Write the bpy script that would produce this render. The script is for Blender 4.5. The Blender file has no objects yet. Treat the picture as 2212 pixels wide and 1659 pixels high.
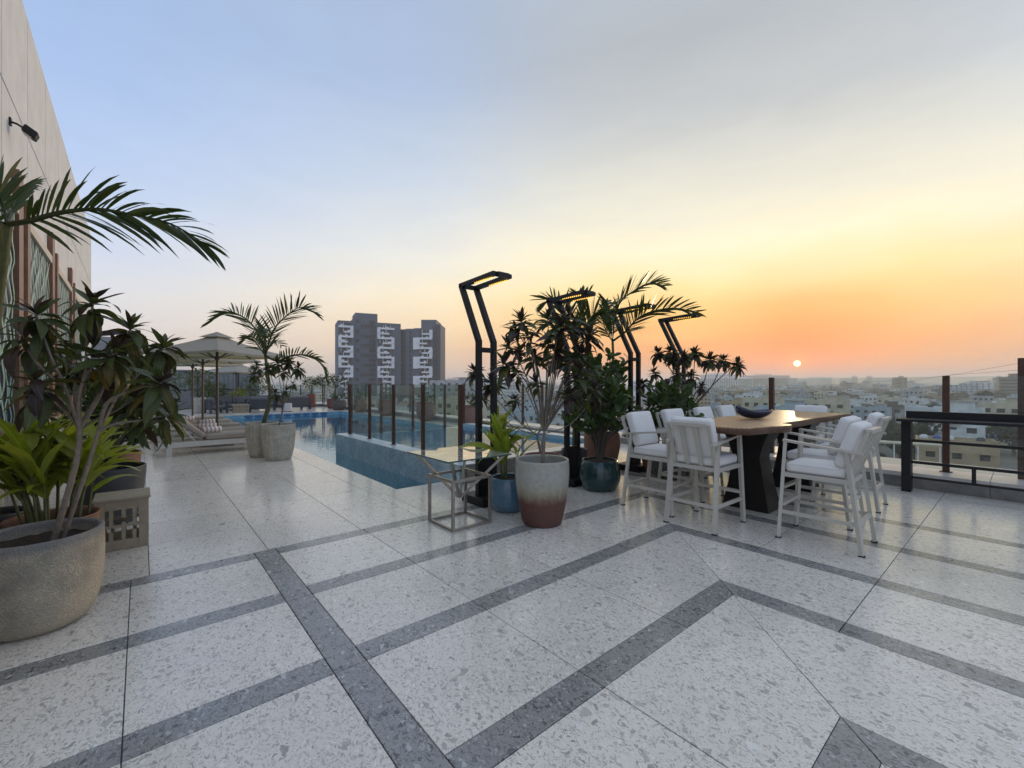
import bpy, math, random
from mathutils import Vector, Matrix, Euler

scene = bpy.context.scene
COL = scene.collection
rad = math.radians
PI = math.pi

# ------------------------------------------------------------------ camera, sky, sun, exposure
# world frame: X and Y follow the paving grid, the camera stands at the origin 1.5 m above the deck
EYE = 1.5
YAW = rad(40.3)
cam_d = bpy.data.cameras.new('camera')
cam_d.sensor_width = 36.0
cam_d.lens = 945.0 / 2212.0 * 36.0
cam_d.clip_start = 0.05
cam_d.clip_end = 30000
cam = bpy.data.objects.new('camera', cam_d)
COL.objects.link(cam)
cam.location = (0, 0, EYE)
cam.rotation_euler = (rad(90), 0, -YAW)
scene.camera = cam

SUN_DIR = Vector((1.1439, 0.3411, 0.0470)).normalized()      # towards the sun
SUN_ELEV = math.asin(SUN_DIR.z)
SUN_AZ = math.atan2(SUN_DIR.x, SUN_DIR.y)

world = bpy.data.worlds.new('World')
scene.world = world
world.use_nodes = True


def lin(r, g, b):
    def f(c):
        c /= 255.0
        return c / 12.92 if c <= 0.04045 else ((c + 0.055) / 1.055) ** 2.4
    return (f(r), f(g), f(b), 1.0)


class NT:
    """small helper to write node trees"""
    def __init__(self, tree):
        self.t = tree
        self.n = tree.nodes
        self.n.clear()

    def add(self, typ, **kw):
        nd = self.n.new(typ)
        for k, v in kw.items():
            setattr(nd, k, v)
        return nd

    def link(self, a, b):
        self.t.links.new(a, b)

    def setin(self, sock, v):
        if isinstance(v, bpy.types.NodeSocket):
            self.t.links.new(v, sock)
        elif v is not None:
            sock.default_value = v

    def math(self, op, a, b=None, c=None, clamp=False):
        nd = self.add('ShaderNodeMath', operation=op, use_clamp=clamp)
        self.setin(nd.inputs[0], a)
        self.setin(nd.inputs[1], b)
        self.setin(nd.inputs[2], c)
        return nd.outputs[0]

    def vmath(self, op, a, b=None, out=0):
        nd = self.add('ShaderNodeVectorMath', operation=op)
        self.setin(nd.inputs[0], a)
        self.setin(nd.inputs[1], b)
        return nd.outputs['Value'] if op in ('DOT_PRODUCT', 'LENGTH', 'DISTANCE') else nd.outputs[0]

    def maprange(self, v, a, b, c=0.0, d=1.0, smooth=False):
        nd = self.add('ShaderNodeMapRange')
        nd.interpolation_type = 'SMOOTHSTEP' if smooth else 'LINEAR'
        self.setin(nd.inputs['Value'], v)
        for k, x in zip(('From Min', 'From Max', 'To Min', 'To Max'), (a, b, c, d)):
            self.setin(nd.inputs[k], x)
        return nd.outputs['Result']

    def ramp(self, fac, stops, interp='LINEAR'):
        nd = self.add('ShaderNodeValToRGB')
        cr = nd.color_ramp
        cr.interpolation = interp
        while len(cr.elements) > 1:
            cr.elements.remove(cr.elements[-1])
        cr.elements[0].position = stops[0][0]
        cr.elements[0].color = stops[0][1]
        for p, c in stops[1:]:
            e = cr.elements.new(p)
            e.color = c
        self.setin(nd.inputs['Fac'], fac)
        return nd.outputs['Color']

    def mix(self, fac, a, b, blend='MIX'):
        nd = self.add('ShaderNodeMix', data_type='RGBA', blend_type=blend)
        self.setin(nd.inputs[0], fac)
        self.setin(nd.inputs[6], a)
        self.setin(nd.inputs[7], b)
        return nd.outputs[2]

    def noise(self, vec, scale, detail=3.0, rough=0.5, out='Fac', dist=0.0):
        nd = self.add('ShaderNodeTexNoise')
        self.setin(nd.inputs['Vector'], vec)
        nd.inputs['Scale'].default_value = scale
        nd.inputs['Detail'].default_value = detail
        nd.inputs['Roughness'].default_value = rough
        nd.inputs['Distortion'].default_value = dist
        return nd.outputs[out]

    def bump(self, height, strength=0.3, distance=0.01):
        nd = self.add('ShaderNodeBump')
        nd.inputs['Strength'].default_value = strength
        nd.inputs['Distance'].default_value = distance
        self.link(height, nd.inputs['Height'])
        return nd.outputs[0]


def build_world():
    w = NT(world.node_tree)
    tc = w.add('ShaderNodeTexCoord')
    d = w.vmath('NORMALIZE', tc.outputs['Generated'])
    sep = w.add('ShaderNodeSeparateXYZ')
    w.link(d, sep.inputs[0])
    z = w.math('MAXIMUM', sep.outputs[2], 0.0)
    flat = w.add('ShaderNodeCombineXYZ')
    w.link(sep.outputs[0], flat.inputs[0])
    w.link(sep.outputs[1], flat.inputs[1])
    fl = w.vmath('NORMALIZE', flat.outputs[0])
    sh = Vector((SUN_DIR.x, SUN_DIR.y, 0)).normalized()
    sh = Matrix.Rotation(rad(7), 3, 'Z') @ sh      # the glow is broadest a little left of the sun
    ca = w.vmath('DOT_PRODUCT', fl, tuple(sh))
    # gentle streaks of high haze
    mp = w.add('ShaderNodeMapping')
    mp.inputs['Scale'].default_value = (1.2, 1.2, 5.0)
    w.link(d, mp.inputs[0])
    n = w.noise(mp.outputs[0], 2.2, 4.0, 0.55, dist=0.6)
    zj = w.math('ADD', z, w.maprange(n, 0.3, 0.7, -0.018, 0.018))
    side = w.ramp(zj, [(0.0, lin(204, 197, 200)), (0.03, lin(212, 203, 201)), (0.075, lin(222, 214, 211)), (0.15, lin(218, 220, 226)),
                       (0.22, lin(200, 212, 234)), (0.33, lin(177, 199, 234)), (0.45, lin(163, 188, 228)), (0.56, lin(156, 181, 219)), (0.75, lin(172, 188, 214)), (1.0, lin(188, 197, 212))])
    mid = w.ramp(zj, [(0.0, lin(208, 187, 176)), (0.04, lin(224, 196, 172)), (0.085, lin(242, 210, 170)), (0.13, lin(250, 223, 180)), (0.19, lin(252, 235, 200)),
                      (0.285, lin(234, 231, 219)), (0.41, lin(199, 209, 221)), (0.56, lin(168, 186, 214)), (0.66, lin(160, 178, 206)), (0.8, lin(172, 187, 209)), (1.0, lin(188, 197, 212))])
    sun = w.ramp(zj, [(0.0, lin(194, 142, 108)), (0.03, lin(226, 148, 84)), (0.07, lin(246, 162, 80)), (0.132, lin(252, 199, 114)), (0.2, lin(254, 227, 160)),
                      (0.28, lin(251, 240, 206)), (0.36, lin(228, 225, 209)), (0.49, lin(192, 195, 196)), (0.6, lin(173, 179, 185)), (0.8, lin(178, 189, 204)), (1.0, lin(188, 197, 212))])  # zenith of all three ramps, above the view, brightened to light the deck
    f1 = w.maprange(ca, 0.25, 0.93, smooth=True)
    f2 = w.math('POWER', w.maprange(ca, 0.74, 0.999, smooth=True), 1.5)
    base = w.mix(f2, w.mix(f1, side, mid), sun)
    # reddish air close round the sun
    cs = w.vmath('DOT_PRODUCT', d, tuple(SUN_DIR))
    ang = w.math('ARCCOSINE', w.math('MINIMUM', cs, 0.9999999))
    g1 = w.math('POWER', w.maprange(ang, 0.22, 0.0), 1.5)
    base = w.mix(g1, base, lin(248, 112, 26))
    g2 = w.math('POWER', w.maprange(ang, 0.045, 0.004), 1.6)
    base = w.mix(g2, base, (1.0, 0.31, 0.035, 1))
    streak = w.noise(mp.outputs[0], 5.0, 5.0, 0.6, dist=1.0)
    base = w.mix(1.0, base, w.maprange(streak, 0.3, 0.7, 0.98, 1.018), 'MULTIPLY')
    # physical sky blended in (same sun direction)
    sky = w.add('ShaderNodeTexSky', sky_type='NISHITA')
    sky.sun_disc = False
    sky.sun_elevation = SUN_ELEV
    sky.sun_rotation = SUN_AZ
    sky.dust_density = 3.0
    sky.altitude = 560
    phys = w.mix(1.0, sky.outputs[0], (0.12, 0.12, 0.12, 1), 'MULTIPLY')
    base = w.mix(0.06, base, phys)
    disc = w.maprange(ang, rad(0.36), rad(0.24), smooth=True)
    col = w.mix(disc, base, (9.0, 5.2, 1.9, 1))
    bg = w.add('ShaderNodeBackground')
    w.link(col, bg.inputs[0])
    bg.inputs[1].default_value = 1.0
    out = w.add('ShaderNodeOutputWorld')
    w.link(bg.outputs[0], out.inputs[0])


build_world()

sun_d = bpy.data.lights.new('sun', 'SUN')
sun_d.energy = 1.5
sun_d.color = (1.0, 0.72, 0.45)
sun_d.angle = rad(1.5)
sun_o = bpy.data.objects.new('sun', sun_d)
COL.objects.link(sun_o)
sun_o.rotation_euler = SUN_DIR.to_track_quat('Z', 'Y').to_euler()

vs = scene.view_settings
vs.view_transform = 'Standard'
vs.look = 'None'
vs.exposure = 0.27
vs.gamma = 1.0
vs.use_curve_mapping = False
scene.render.engine = 'CYCLES'
cy = scene.cycles
cy.use_denoising = True
cy.max_bounces = 10
cy.diffuse_bounces = 4
cy.glossy_bounces = 4
cy.transmission_bounces = 6
cy.transparent_max_bounces = 24
cy.volume_bounces = 2
cy.caustics_reflective = False
cy.caustics_refractive = False
cy.sample_clamp_indirect = 4.0

# ------------------------------------------------------------------ helpers
FWD = Vector((math.sin(YAW), math.cos(YAW), 0))
RGT = Vector((math.cos(YAW), -math.sin(YAW), 0))


def at(u, v, depth):
    """point seen at (u, v) of the 2212 px wide survey of the photograph, at a real distance along the view axis"""
    return Vector((0, 0, EYE)) + depth * (FWD + RGT * ((u - 1106) / 945.0) + Vector((0, 0, (829.5 - v) / 945.0)))


MATS = {}


def principled(name, color, rough=0.5, metal=0.0, spec=0.5, var=0.0, vscale=8.0, bump=0.0, bscale=60.0, bdist=0.004, coat=0.0, obj_var=0.0, emit=None, estr=0.0, transl=0.0, coord='Object'):
    if name in MATS:
        return MATS[name]
    m = bpy.data.materials.new(name)
    m.use_nodes = True
    MATS[name] = m
    t = NT(m.node_tree)
    b = t.add('ShaderNodeBsdfPrincipled')
    out = t.add('ShaderNodeOutputMaterial')
    c = (*color[:3], 1.0)
    b.inputs['Roughness'].default_value = rough
    b.inputs['Metallic'].default_value = metal
    b.inputs['Specular IOR Level'].default_value = spec
    b.inputs['Coat Weight'].default_value = coat
    b.inputs['Coat Roughness'].default_value = 0.08
    tc = t.add('ShaderNodeTexCoord')
    vec = tc.outputs[coord]
    col = None
    if var > 0:
        n = t.noise(vec, vscale, 5.0, 0.6)
        f = t.maprange(n, 0.3, 0.7, 1.0 - var, 1.0 + var)
        col = t.mix(1.0, c, f, 'MULTIPLY')
    if obj_var > 0:
        oi = t.add('ShaderNodeObjectInfo')
        f = t.maprange(oi.outputs['Random'], 0.0, 1.0, 1.0 - obj_var, 1.0 + obj_var)
        col = t.mix(1.0, col if col is not None else c, f, 'MULTIPLY')
    if col is not None:
        t.link(col, b.inputs['Base Color'])
    else:
        b.inputs['Base Color'].default_value = c
    if bump > 0:
        n2 = t.noise(vec, bscale, 4.0, 0.6)
        t.link(t.bump(n2, bump, bdist), b.inputs['Normal'])
    if emit:
        b.inputs['Emission Color'].default_value = (*emit[:3], 1)
        b.inputs['Emission Strength'].default_value = estr
    if transl > 0:
        tr = t.add('ShaderNodeBsdfTranslucent')
        tcol = tuple(min(1, x * 1.7) for x in color[:3])
        tr.inputs[0].default_value = (tcol[0], tcol[1], tcol[2] * 0.5, 1)
        mx = t.add('ShaderNodeMixShader')
        mx.inputs[0].default_value = transl
        t.link(b.outputs[0], mx.inputs[1])
        t.link(tr.outputs[0], mx.inputs[2])
        t.link(mx.outputs[0], out.inputs[0])
    else:
        t.link(b.outputs[0], out.inputs[0])
    return m


def new_mat(name):
    m = bpy.data.materials.new(name)
    m.use_nodes = True
    MATS[name] = m
    t = NT(m.node_tree)
    out = t.add('ShaderNodeOutputMaterial')
    b = t.add('ShaderNodeBsdfPrincipled')
    t.link(b.outputs[0], out.inputs[0])
    return m, t, b, out


class MB:
    """collects shapes and links them as one mesh object"""
    def __init__(self):
        self.v, self.f, self.s = [], [], []

    def add(self, verts, faces, smooth=False):
        o = len(self.v)
        self.v += [tuple(p) for p in verts]
        self.f += [tuple(i + o for i in f) for f in faces]
        self.s += [smooth] * len(faces)

    def box(self, x0, x1, y0, y1, z0, z1):
        self.add([(x0, y0, z0), (x1, y0, z0), (x1, y1, z0), (x0, y1, z0), (x0, y0, z1), (x1, y0, z1), (x1, y1, z1), (x0, y1, z1)],
                 [(0, 3, 2, 1), (4, 5, 6, 7), (0, 1, 5, 4), (1, 2, 6, 5), (2, 3, 7, 6), (3, 0, 4, 7)])
        return self

    def bar(self, p, q, w, h=None, up=(0, 0, 1)):
        """rectangular bar from p to q; w across, h along up"""
        h = h or w
        p, q, up = Vector(p), Vector(q), Vector(up)
        d = (q - p).normalized()
        s = d.cross(up)
        if s.length < 1e-4:
            s = d.cross(Vector((0, 1, 0)))
        s.normalize()
        u = s.cross(d).normalized()
        vs_ = []
        for c in (p, q):
            for a, b in ((-1, -1), (1, -1), (1, 1), (-1, 1)):
                vs_.append(c + s * (a * w / 2) + u * (b * h / 2))
        self.add(vs_, [(0, 1, 2, 3), (7, 6, 5, 4), (0, 4, 5, 1), (1, 5, 6, 2), (2, 6, 7, 3), (3, 7, 4, 0)])
        return self

    def tube(self, pts, r, n=8, cap=True):
        pts = [Vector(p) for p in pts]
        rr = r if isinstance(r, (list, tuple)) else [r] * len(pts)
        rings = []
        ref = None
        for i, p in enumerate(pts):
            a = pts[max(0, i - 1)]
            b = pts[min(len(pts) - 1, i + 1)]
            d = (b - a).normalized()
            if ref is None:
                ref = d.orthogonal().normalized()
            ref = (ref - d * ref.dot(d))
            ref = ref.normalized() if ref.length > 1e-5 else d.orthogonal().normalized()
            s = d.cross(ref)
            rings.append([p + (ref * math.cos(2 * PI * k / n) + s * math.sin(2 * PI * k / n)) * rr[i] for k in range(n)])
        vs_ = [p for ring in rings for p in ring]
        fs = []
        for i in range(len(pts) - 1):
            for k in range(n):
                a, b = i * n + k, i * n + (k + 1) % n
                fs.append((a, b, b + n, a + n))
        self.add(vs_, fs, True)
        if cap:
            self.add(rings[0][::-1], [tuple(range(n))])
            self.add(rings[-1], [tuple(range(n))])
        return self

    def lathe(self, prof, n=40, c=(0, 0), cap_bottom=True):
        vs_, fs = [], []
        for r, z in prof:
            for k in range(n):
                a = 2 * PI * k / n
                vs_.append((c[0] + r * math.cos(a), c[1] + r * math.sin(a), z))
        for i in range(len(prof) - 1):
            for k in range(n):
                a, b = i * n + k, i * n + (k + 1) % n
                fs.append((a, b, b + n, a + n))
        self.add(vs_, fs, True)
        return self

    def disc(self, r, z, n=40, c=(0, 0)):
        self.add([(c[0] + r * math.cos(2 * PI * k / n), c[1] + r * math.sin(2 * PI * k / n), z) for k in range(n)], [tuple(range(n))])
        return self

    def prism(self, outline, z0, z1):
        n = len(outline)
        self.add([(x, y, z0) for x, y in outline] + [(x, y, z1) for x, y in outline],
                 [tuple(range(n))[::-1], tuple(range(n, 2 * n))] + [(i, (i + 1) % n, n + (i + 1) % n, n + i) for i in range(n)])
        return self

    def rbox(self, c, size, r, rot=None, seg=4):
        """box with rounded edges"""
        nseg, nr = 4 * seg, 2 * seg
        ix, iy, iz = (max(1e-4, s / 2 - r) for s in size)
        M = rot.to_matrix() if rot is not None else Matrix.Identity(3)
        c = Vector(c)
        vs_, fs = [], []
        for j in range(nr):
            ph = (j + 0.5) * PI / nr
            if j == 0:
                ph = 0.04
            if j == nr - 1:
                ph = PI - 0.04
            for k in range(nseg):
                th = (k + 0.5) * 2 * PI / nseg
                nn = Vector((math.sin(ph) * math.cos(th), math.sin(ph) * math.sin(th), math.cos(ph)))
                p = Vector((math.copysign(ix, nn.x), math.copysign(iy, nn.y), math.copysign(iz, nn.z))) + nn * r
                vs_.append(c + M @ p)
        for j in range(nr - 1):
            for k in range(nseg):
                a, b = j * nseg + k, j * nseg + (k + 1) % nseg
                fs.append((a, a + nseg, b + nseg, b))
        big = []
        small = []
        for f in fs:
            k0 = {(i % nseg) // seg for i in f}
            j0 = {(i // nseg) // seg for i in f}
            (big if len(k0) > 1 or len(j0) > 1 else small).append(f)
        big.append(tuple(range(nseg)))
        big.append(tuple(range((nr - 1) * nseg, nr * nseg))[::-1])
        o = len(self.v)
        self.add(vs_, small, True)
        self.f += [tuple(i + o for i in f) for f in big]
        self.s += [False] * len(big)
        return self

    def mesh(self, name, mat):
        me = bpy.data.meshes.new(name)
        me.from_pydata(self.v, [], self.f)
        me.polygons.foreach_set('use_smooth', self.s)
        if mat is not None:
            me.materials.append(mat)
        me.update()
        return me

    def build(self, name, mat, parent=None, loc=None):
        return put(name, self.mesh(name, mat), parent, loc)


KIDS = {}


def put(name, me, parent=None, loc=None, mw=None):
    o = bpy.data.objects.new(name, me)
    COL.objects.link(o)
    if parent is not None:
        o.parent = parent
        KIDS.setdefault(parent.name, []).append(o)
    if loc is not None:
        o.location = loc
    if mw is not None:
        o.matrix_basis = mw
    return o


def tag(o, label=None, cat=None, group=None, kind=None):
    if label:
        o['label'] = label
    if cat:
        o['category'] = cat
    if group:
        o['group'] = group
    if kind:
        o['kind'] = kind
    return o


def thing(name, label, cat, loc=(0, 0, 0), rz=0.0, group=None):
    o = bpy.data.objects.new(name, None)
    COL.objects.link(o)
    o.empty_display_size = 0.1
    o.location = loc
    o.rotation_euler = (0, 0, rz)
    return tag(o, label, cat, group)


def struct(name, mb, mat, parent=None):
    o = mb.build(name, mat, parent)
    if parent is None:
        o['kind'] = 'structure'
    return o


def copy_tree(o, parent=None):
    c = o.copy()
    COL.objects.link(c)
    if parent is not None:
        c.parent = parent
        KIDS.setdefault(parent.name, []).append(c)
    for ch in KIDS.get(o.name, ()):
        copy_tree(ch, c)
    return c


# ------------------------------------------------------------------ materials
def terrazzo(name, base, chip_a, chip_b, white, big=33.0, frac=0.20, rough=0.17):
    m, t, b, out = new_mat(name)
    geo = t.add('ShaderNodeNewGeometry')
    oi = t.add('ShaderNodeObjectInfo')
    off = t.math('MULTIPLY', oi.outputs['Random'], 37.0)
    cmb = t.add('ShaderNodeCombineXYZ')
    t.link(off, cmb.inputs[0])
    t.link(t.math('MULTIPLY', off, 1.7), cmb.inputs[1])
    p = t.vmath('ADD', geo.outputs['Position'], cmb.outputs[0])
    sc = t.vmath('MULTIPLY', p, (1.0, 0.72, 0.0))
    wob = t.noise(sc, 24.0, 2.0, 0.5, out='Color')
    wv = t.vmath('MULTIPLY', t.vmath('SUBTRACT', wob, (0.5, 0.5, 0.5)), (0.05, 0.05, 0.0))
    sc = t.vmath('ADD', sc, wv)
    n_lo = t.noise(p, 1.1, 4.0, 0.6)
    n_hi = t.noise(p, 190.0, 2.0, 0.5)
    col = t.mix(1.0, base, t.maprange(n_lo, 0.3, 0.7, 0.93, 1.05), 'MULTIPLY')
    col = t.mix(1.0, col, t.maprange(n_hi, 0.25, 0.75, 0.94, 1.05), 'MULTIPLY')
    col = t.mix(1.0, col, t.maprange(oi.outputs['Random'], 0.0, 1.0, 0.93, 1.05), 'MULTIPLY')
    for scale, fr, edge in ((150.0, 0.42, 0.11), (84.0, 0.34, 0.12), (big * 1.45, frac, 0.14), (26.0, 0.06, 0.16)):
        ve = t.add('ShaderNodeTexVoronoi', feature='DISTANCE_TO_EDGE', voronoi_dimensions='2D')
        vf = t.add('ShaderNodeTexVoronoi', feature='F1', voronoi_dimensions='2D')
        for v in (ve, vf):
            v.inputs['Scale'].default_value = scale
            t.link(sc, v.inputs['Vector'])
        sp = t.add('ShaderNodeSeparateColor')
        t.link(vf.outputs['Color'], sp.inputs[0])
        on = t.math('LESS_THAN', sp.outputs[0], fr)
        thr = t.maprange(sp.outputs[1], 0.0, 1.0, edge * 0.5, edge * 2.6)
        m1 = t.math('MULTIPLY', t.math('GREATER_THAN', ve.outputs['Distance'], thr), on)
        cc = t.mix(sp.outputs[2], chip_a, chip_b)
        wsel = t.math('LESS_THAN', sp.outputs[0], fr * 0.17)
        cc = t.mix(wsel, cc, white)
        amt = t.maprange(sp.outputs[1], 0.0, 1.0, 0.80, 0.22)
        col = t.mix(t.math('MULTIPLY', m1, amt), col, cc)
    # faint dull traffic film
    n_st = t.noise(p, 2.6, 6.0, 0.65, dist=1.2)
    col = t.mix(t.maprange(n_st, 0.56, 0.8, 0.0, 0.22), col, (0.44, 0.39, 0.31, 1))
    t.link(col, b.inputs['Base Color'])
    r = t.maprange(t.noise(p, 6.0, 5.0, 0.65), 0.3, 0.7, rough - 0.05, rough + 0.10)
    t.link(r, b.inputs['Roughness'])
    b.inputs['Specular IOR Level'].default_value = 0.65
    t.link(t.bump(t.noise(p, 14.0, 3.0, 0.5), 0.10, 0.004), b.inputs['Normal'])
    return m


M_TILE = terrazzo('terrazzo_light', (0.775, 0.712, 0.625, 1), (0.24, 0.222, 0.205, 1), (0.50, 0.455, 0.395, 1), (0.86, 0.83, 0.77, 1))
M_BAND = terrazzo('terrazzo_dark', (0.305, 0.296, 0.28, 1), (0.046, 0.045, 0.046, 1), (0.17, 0.165, 0.16, 1), (0.55, 0.54, 0.52, 1), big=34.0, frac=0.34)
M_GROUT = principled('grout', (0.16, 0.155, 0.15), 0.9)
M_STONE = principled('ledge_stone', (0.21, 0.20, 0.185), 0.6, var=0.25, vscale=9, bump=0.2, bscale=45)
M_LEDGE = principled('ledge_top', (0.60, 0.57, 0.54), 0.35, var=0.12, vscale=5)
M_BLACK = principled('black_metal', (0.012, 0.012, 0.014), 0.5, metal=0.0, spec=0.3, var=0.15, vscale=20)
M_WHITE_FRAME = principled('pale_frame', (0.52, 0.49, 0.43), 0.42, var=0.05)
M_CUSHION = principled('white_cushion', (0.78, 0.76, 0.73), 0.9, var=0.05, vscale=5, bump=0.35, bscale=11, bdist=0.012)
M_RUST = principled('rust_post', (0.085, 0.036, 0.022), 0.5, metal=0.2, var=0.25, vscale=14)
M_STEEL = principled('brushed_steel', (0.36, 0.33, 0.30), 0.38, metal=0.85, var=0.15, vscale=30)
M_SOIL = principled('soil', (0.045, 0.028, 0.02), 0.95, var=0.4, vscale=40, bump=0.8, bscale=70, bdist=0.02)
M_BARK = principled('bark', (0.20, 0.165, 0.13), 0.85, var=0.25, vscale=30, bump=0.4, bscale=60)
M_BARK_DARK = principled('bark_dark', (0.12, 0.10, 0.08), 0.85, var=0.25, vscale=30)
M_RUBBER = principled('rubber_foot', (0.03, 0.03, 0.03), 0.7)


def glass_mat(name, tint, spec_rough=0.0, refl=1.0, pale_film=0.03):
    m = bpy.data.materials.new(name)
    m.use_nodes = True
    t = NT(m.node_tree)
    out = t.add('ShaderNodeOutputMaterial')
    tr = t.add('ShaderNodeBsdfTransparent')
    tr.inputs[0].default_value = (*tint, 1)
    gl = t.add('ShaderNodeBsdfGlossy')
    gl.inputs['Roughness'].default_value = spec_rough
    fr = t.add('ShaderNodeFresnel')
    fr.inputs[0].default_value = 1.45
    mx = t.add('ShaderNodeMixShader')
    gb = t.add('ShaderNodeNewGeometry')
    t.link(t.math('MULTIPLY', t.math('MULTIPLY', fr.outputs[0], refl, clamp=True), t.math('SUBTRACT', 1.0, gb.outputs['Backfacing'])), mx.inputs[0])
    t.link(tr.outputs[0], mx.inputs[1])
    t.link(gl.outputs[0], mx.inputs[2])
    df = t.add('ShaderNodeBsdfDiffuse')
    df.inputs[0].default_value = (0.55, 0.56, 0.52, 1)
    geo = t.add('ShaderNodeNewGeometry')
    mp = t.add('ShaderNodeMapping')
    mp.inputs['Scale'].default_value = (1.0, 1.0, 0.35)
    t.link(geo.outputs['Position'], mp.inputs[0])
    nn = t.noise(mp.outputs[0], 7.0, 5.0, 0.7)
    mx2 = t.add('ShaderNodeMixShader')
    t.link(t.maprange(nn, 0.35, 0.75, pale_film * 0.4, pale_film * 2.0), mx2.inputs[0])
    t.link(mx.outputs[0], mx2.inputs[1])
    t.link(df.outputs[0], mx2.inputs[2])
    t.link(mx2.outputs[0], out.inputs[0])
    return m


M_GLASS = glass_mat('fence_glass', (0.90, 0.935, 0.915), pale_film=0.03)
def edge_tint(m):
    t = m.node_tree
    out = next(n for n in t.nodes if n.type == 'OUTPUT_MATERIAL')
    src = out.inputs[0].links[0].from_socket
    geo = t.nodes.new('ShaderNodeNewGeometry')
    sp = t.nodes.new('ShaderNodeSeparateXYZ')
    t.links.new(geo.outputs['True Normal'], sp.inputs[0])
    ab = t.nodes.new('ShaderNodeMath')
    ab.operation = 'ABSOLUTE'
    t.links.new(sp.outputs[2], ab.inputs[0])
    lt = t.nodes.new('ShaderNodeMath')
    lt.operation = 'LESS_THAN'
    lt.inputs[1].default_value = 0.8
    t.links.new(ab.outputs[0], lt.inputs[0])
    df = t.nodes.new('ShaderNodeBsdfPrincipled')
    df.inputs['Base Color'].default_value = (0.05, 0.10, 0.085, 1)
    df.inputs['Roughness'].default_value = 0.2
    mx = t.nodes.new('ShaderNodeMixShader')
    t.links.new(lt.outputs[0], mx.inputs[0])
    t.links.new(src, mx.inputs[1])
    t.links.new(df.outputs[0], mx.inputs[2])
    t.links.new(mx.outputs[0], out.inputs[0])


M_GLASS_T = glass_mat('table_glass', (0.78, 0.90, 0.86), pale_film=0.26, refl=2.4)  # denser pale diffuse film makes the table top paler
edge_tint(M_GLASS_T)


def water_mat(name, tint, scale):
    m = bpy.data.materials.new(name)
    m.use_nodes = True
    t = NT(m.node_tree)
    out = t.add('ShaderNodeOutputMaterial')
    geo = t.add('ShaderNodeNewGeometry')
    n1 = t.noise(geo.outputs['Position'], scale, 3.0, 0.5, dist=0.4)
    bp = t.bump(n1, 0.10, 0.03)
    tr = t.add('ShaderNodeBsdfTransparent')
    tr.inputs[0].default_value = (*tint, 1)
    gl = t.add('ShaderNodeBsdfGlossy')
    gl.inputs['Roughness'].default_value = 0.02
    t.link(bp, gl.inputs['Normal'])
    fr = t.add('ShaderNodeFresnel')
    fr.inputs[0].default_value = 1.33
    t.link(bp, fr.inputs['Normal'])
    mx = t.add('ShaderNodeMixShader')
    t.link(t.math('MULTIPLY', fr.outputs[0], t.math('SUBTRACT', 1.0, geo.outputs['Backfacing'])), mx.inputs[0])
    t.link(tr.outputs[0], mx.inputs[1])
    t.link(gl.outputs[0], mx.inputs[2])
    t.link(mx.outputs[0], out.inputs[0])
    return m


M_WATER = water_mat('pool_water', (0.66, 0.88, 0.94), 4.5)
M_WATER2 = water_mat('spa_water', (0.55, 0.82, 0.92), 4.0)


def mosaic_mat(name, c1, c2, grout, scale=1.0):
    m, t, b, out = new_mat(name)
    geo = t.add('ShaderNodeNewGeometry')
    # wall coordinates: along the wall and up
    sp = t.add('ShaderNodeSeparateXYZ')
    t.link(geo.outputs['Position'], sp.inputs[0])
    cm = t.add('ShaderNodeCombineXYZ')
    t.link(t.math('ADD', sp.outputs[0], sp.outputs[1]), cm.inputs[0])
    nz = t.add('ShaderNodeSeparateXYZ')
    t.link(geo.outputs['Normal'], nz.inputs[0])
    horiz = t.math('GREATER_THAN', t.math('ABSOLUTE', nz.outputs[2]), 0.5)
    yy = t.math('ADD', t.math('MULTIPLY', sp.outputs[2], t.math('SUBTRACT', 1.0, horiz)), t.math('MULTIPLY', t.math('SUBTRACT', sp.outputs[0], sp.outputs[1]), horiz))
    t.link(yy, cm.inputs[1])
    br = t.add('ShaderNodeTexBrick')
    t.link(cm.outputs[0], br.inputs['Vector'])
    br.offset = 0.5
    br.inputs['Color1'].default_value = c1
    br.inputs['Color2'].default_value = c2
    br.inputs['Mortar'].default_value = grout
    br.inputs['Scale'].default_value = 7.0 * scale
    br.inputs['Mortar Size'].default_value = 0.035
    br.inputs['Brick Width'].default_value = 0.42
    br.inputs['Row Height'].default_value = 0.25
    br.inputs['Bias'].default_value = 0.0
    n = t.noise(geo.outputs['Position'], 3.0, 4.0, 0.6)
    col = t.mix(1.0, br.outputs['Color'], t.maprange(n, 0.3, 0.7, 0.8, 1.15), 'MULTIPLY')
    t.link(col, b.inputs['Base Color'])
    b.inputs['Roughness'].default_value = 0.25
    t.link(t.bump(t.math('SUBTRACT', 1.0, br.outputs['Fac']), 0.4, 0.003), b.inputs['Normal'])
    return m


M_MOSAIC = mosaic_mat('blue_mosaic', (0.19, 0.37, 0.48, 1), (0.38, 0.55, 0.63, 1), (0.60, 0.66, 0.67, 1))
M_MOSAIC_DEEP = mosaic_mat('pool_mosaic', (0.16, 0.34, 0.45, 1), (0.23, 0.42, 0.53, 1), (0.30, 0.44, 0.52, 1))
M_POOLFLOOR = mosaic_mat('pool_floor', (0.16, 0.52, 0.62, 1), (0.22, 0.60, 0.70, 1), (0.30, 0.60, 0.66, 1))

# ------------------------------------------------------------------ deck: slab, tiles and bands
POOL_X0, POOL_X1, POOL_Y0, POOL_Y1 = 2.78, 8.45, 5.82, 24.6
SPA_X0, SPA_X1, SPA_Y0, SPA_Y1 = 3.62, 7.45, 5.49, 10.9
WATER_Z = -0.17
LEDGE_X = 8.5

deck = MB()
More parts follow.
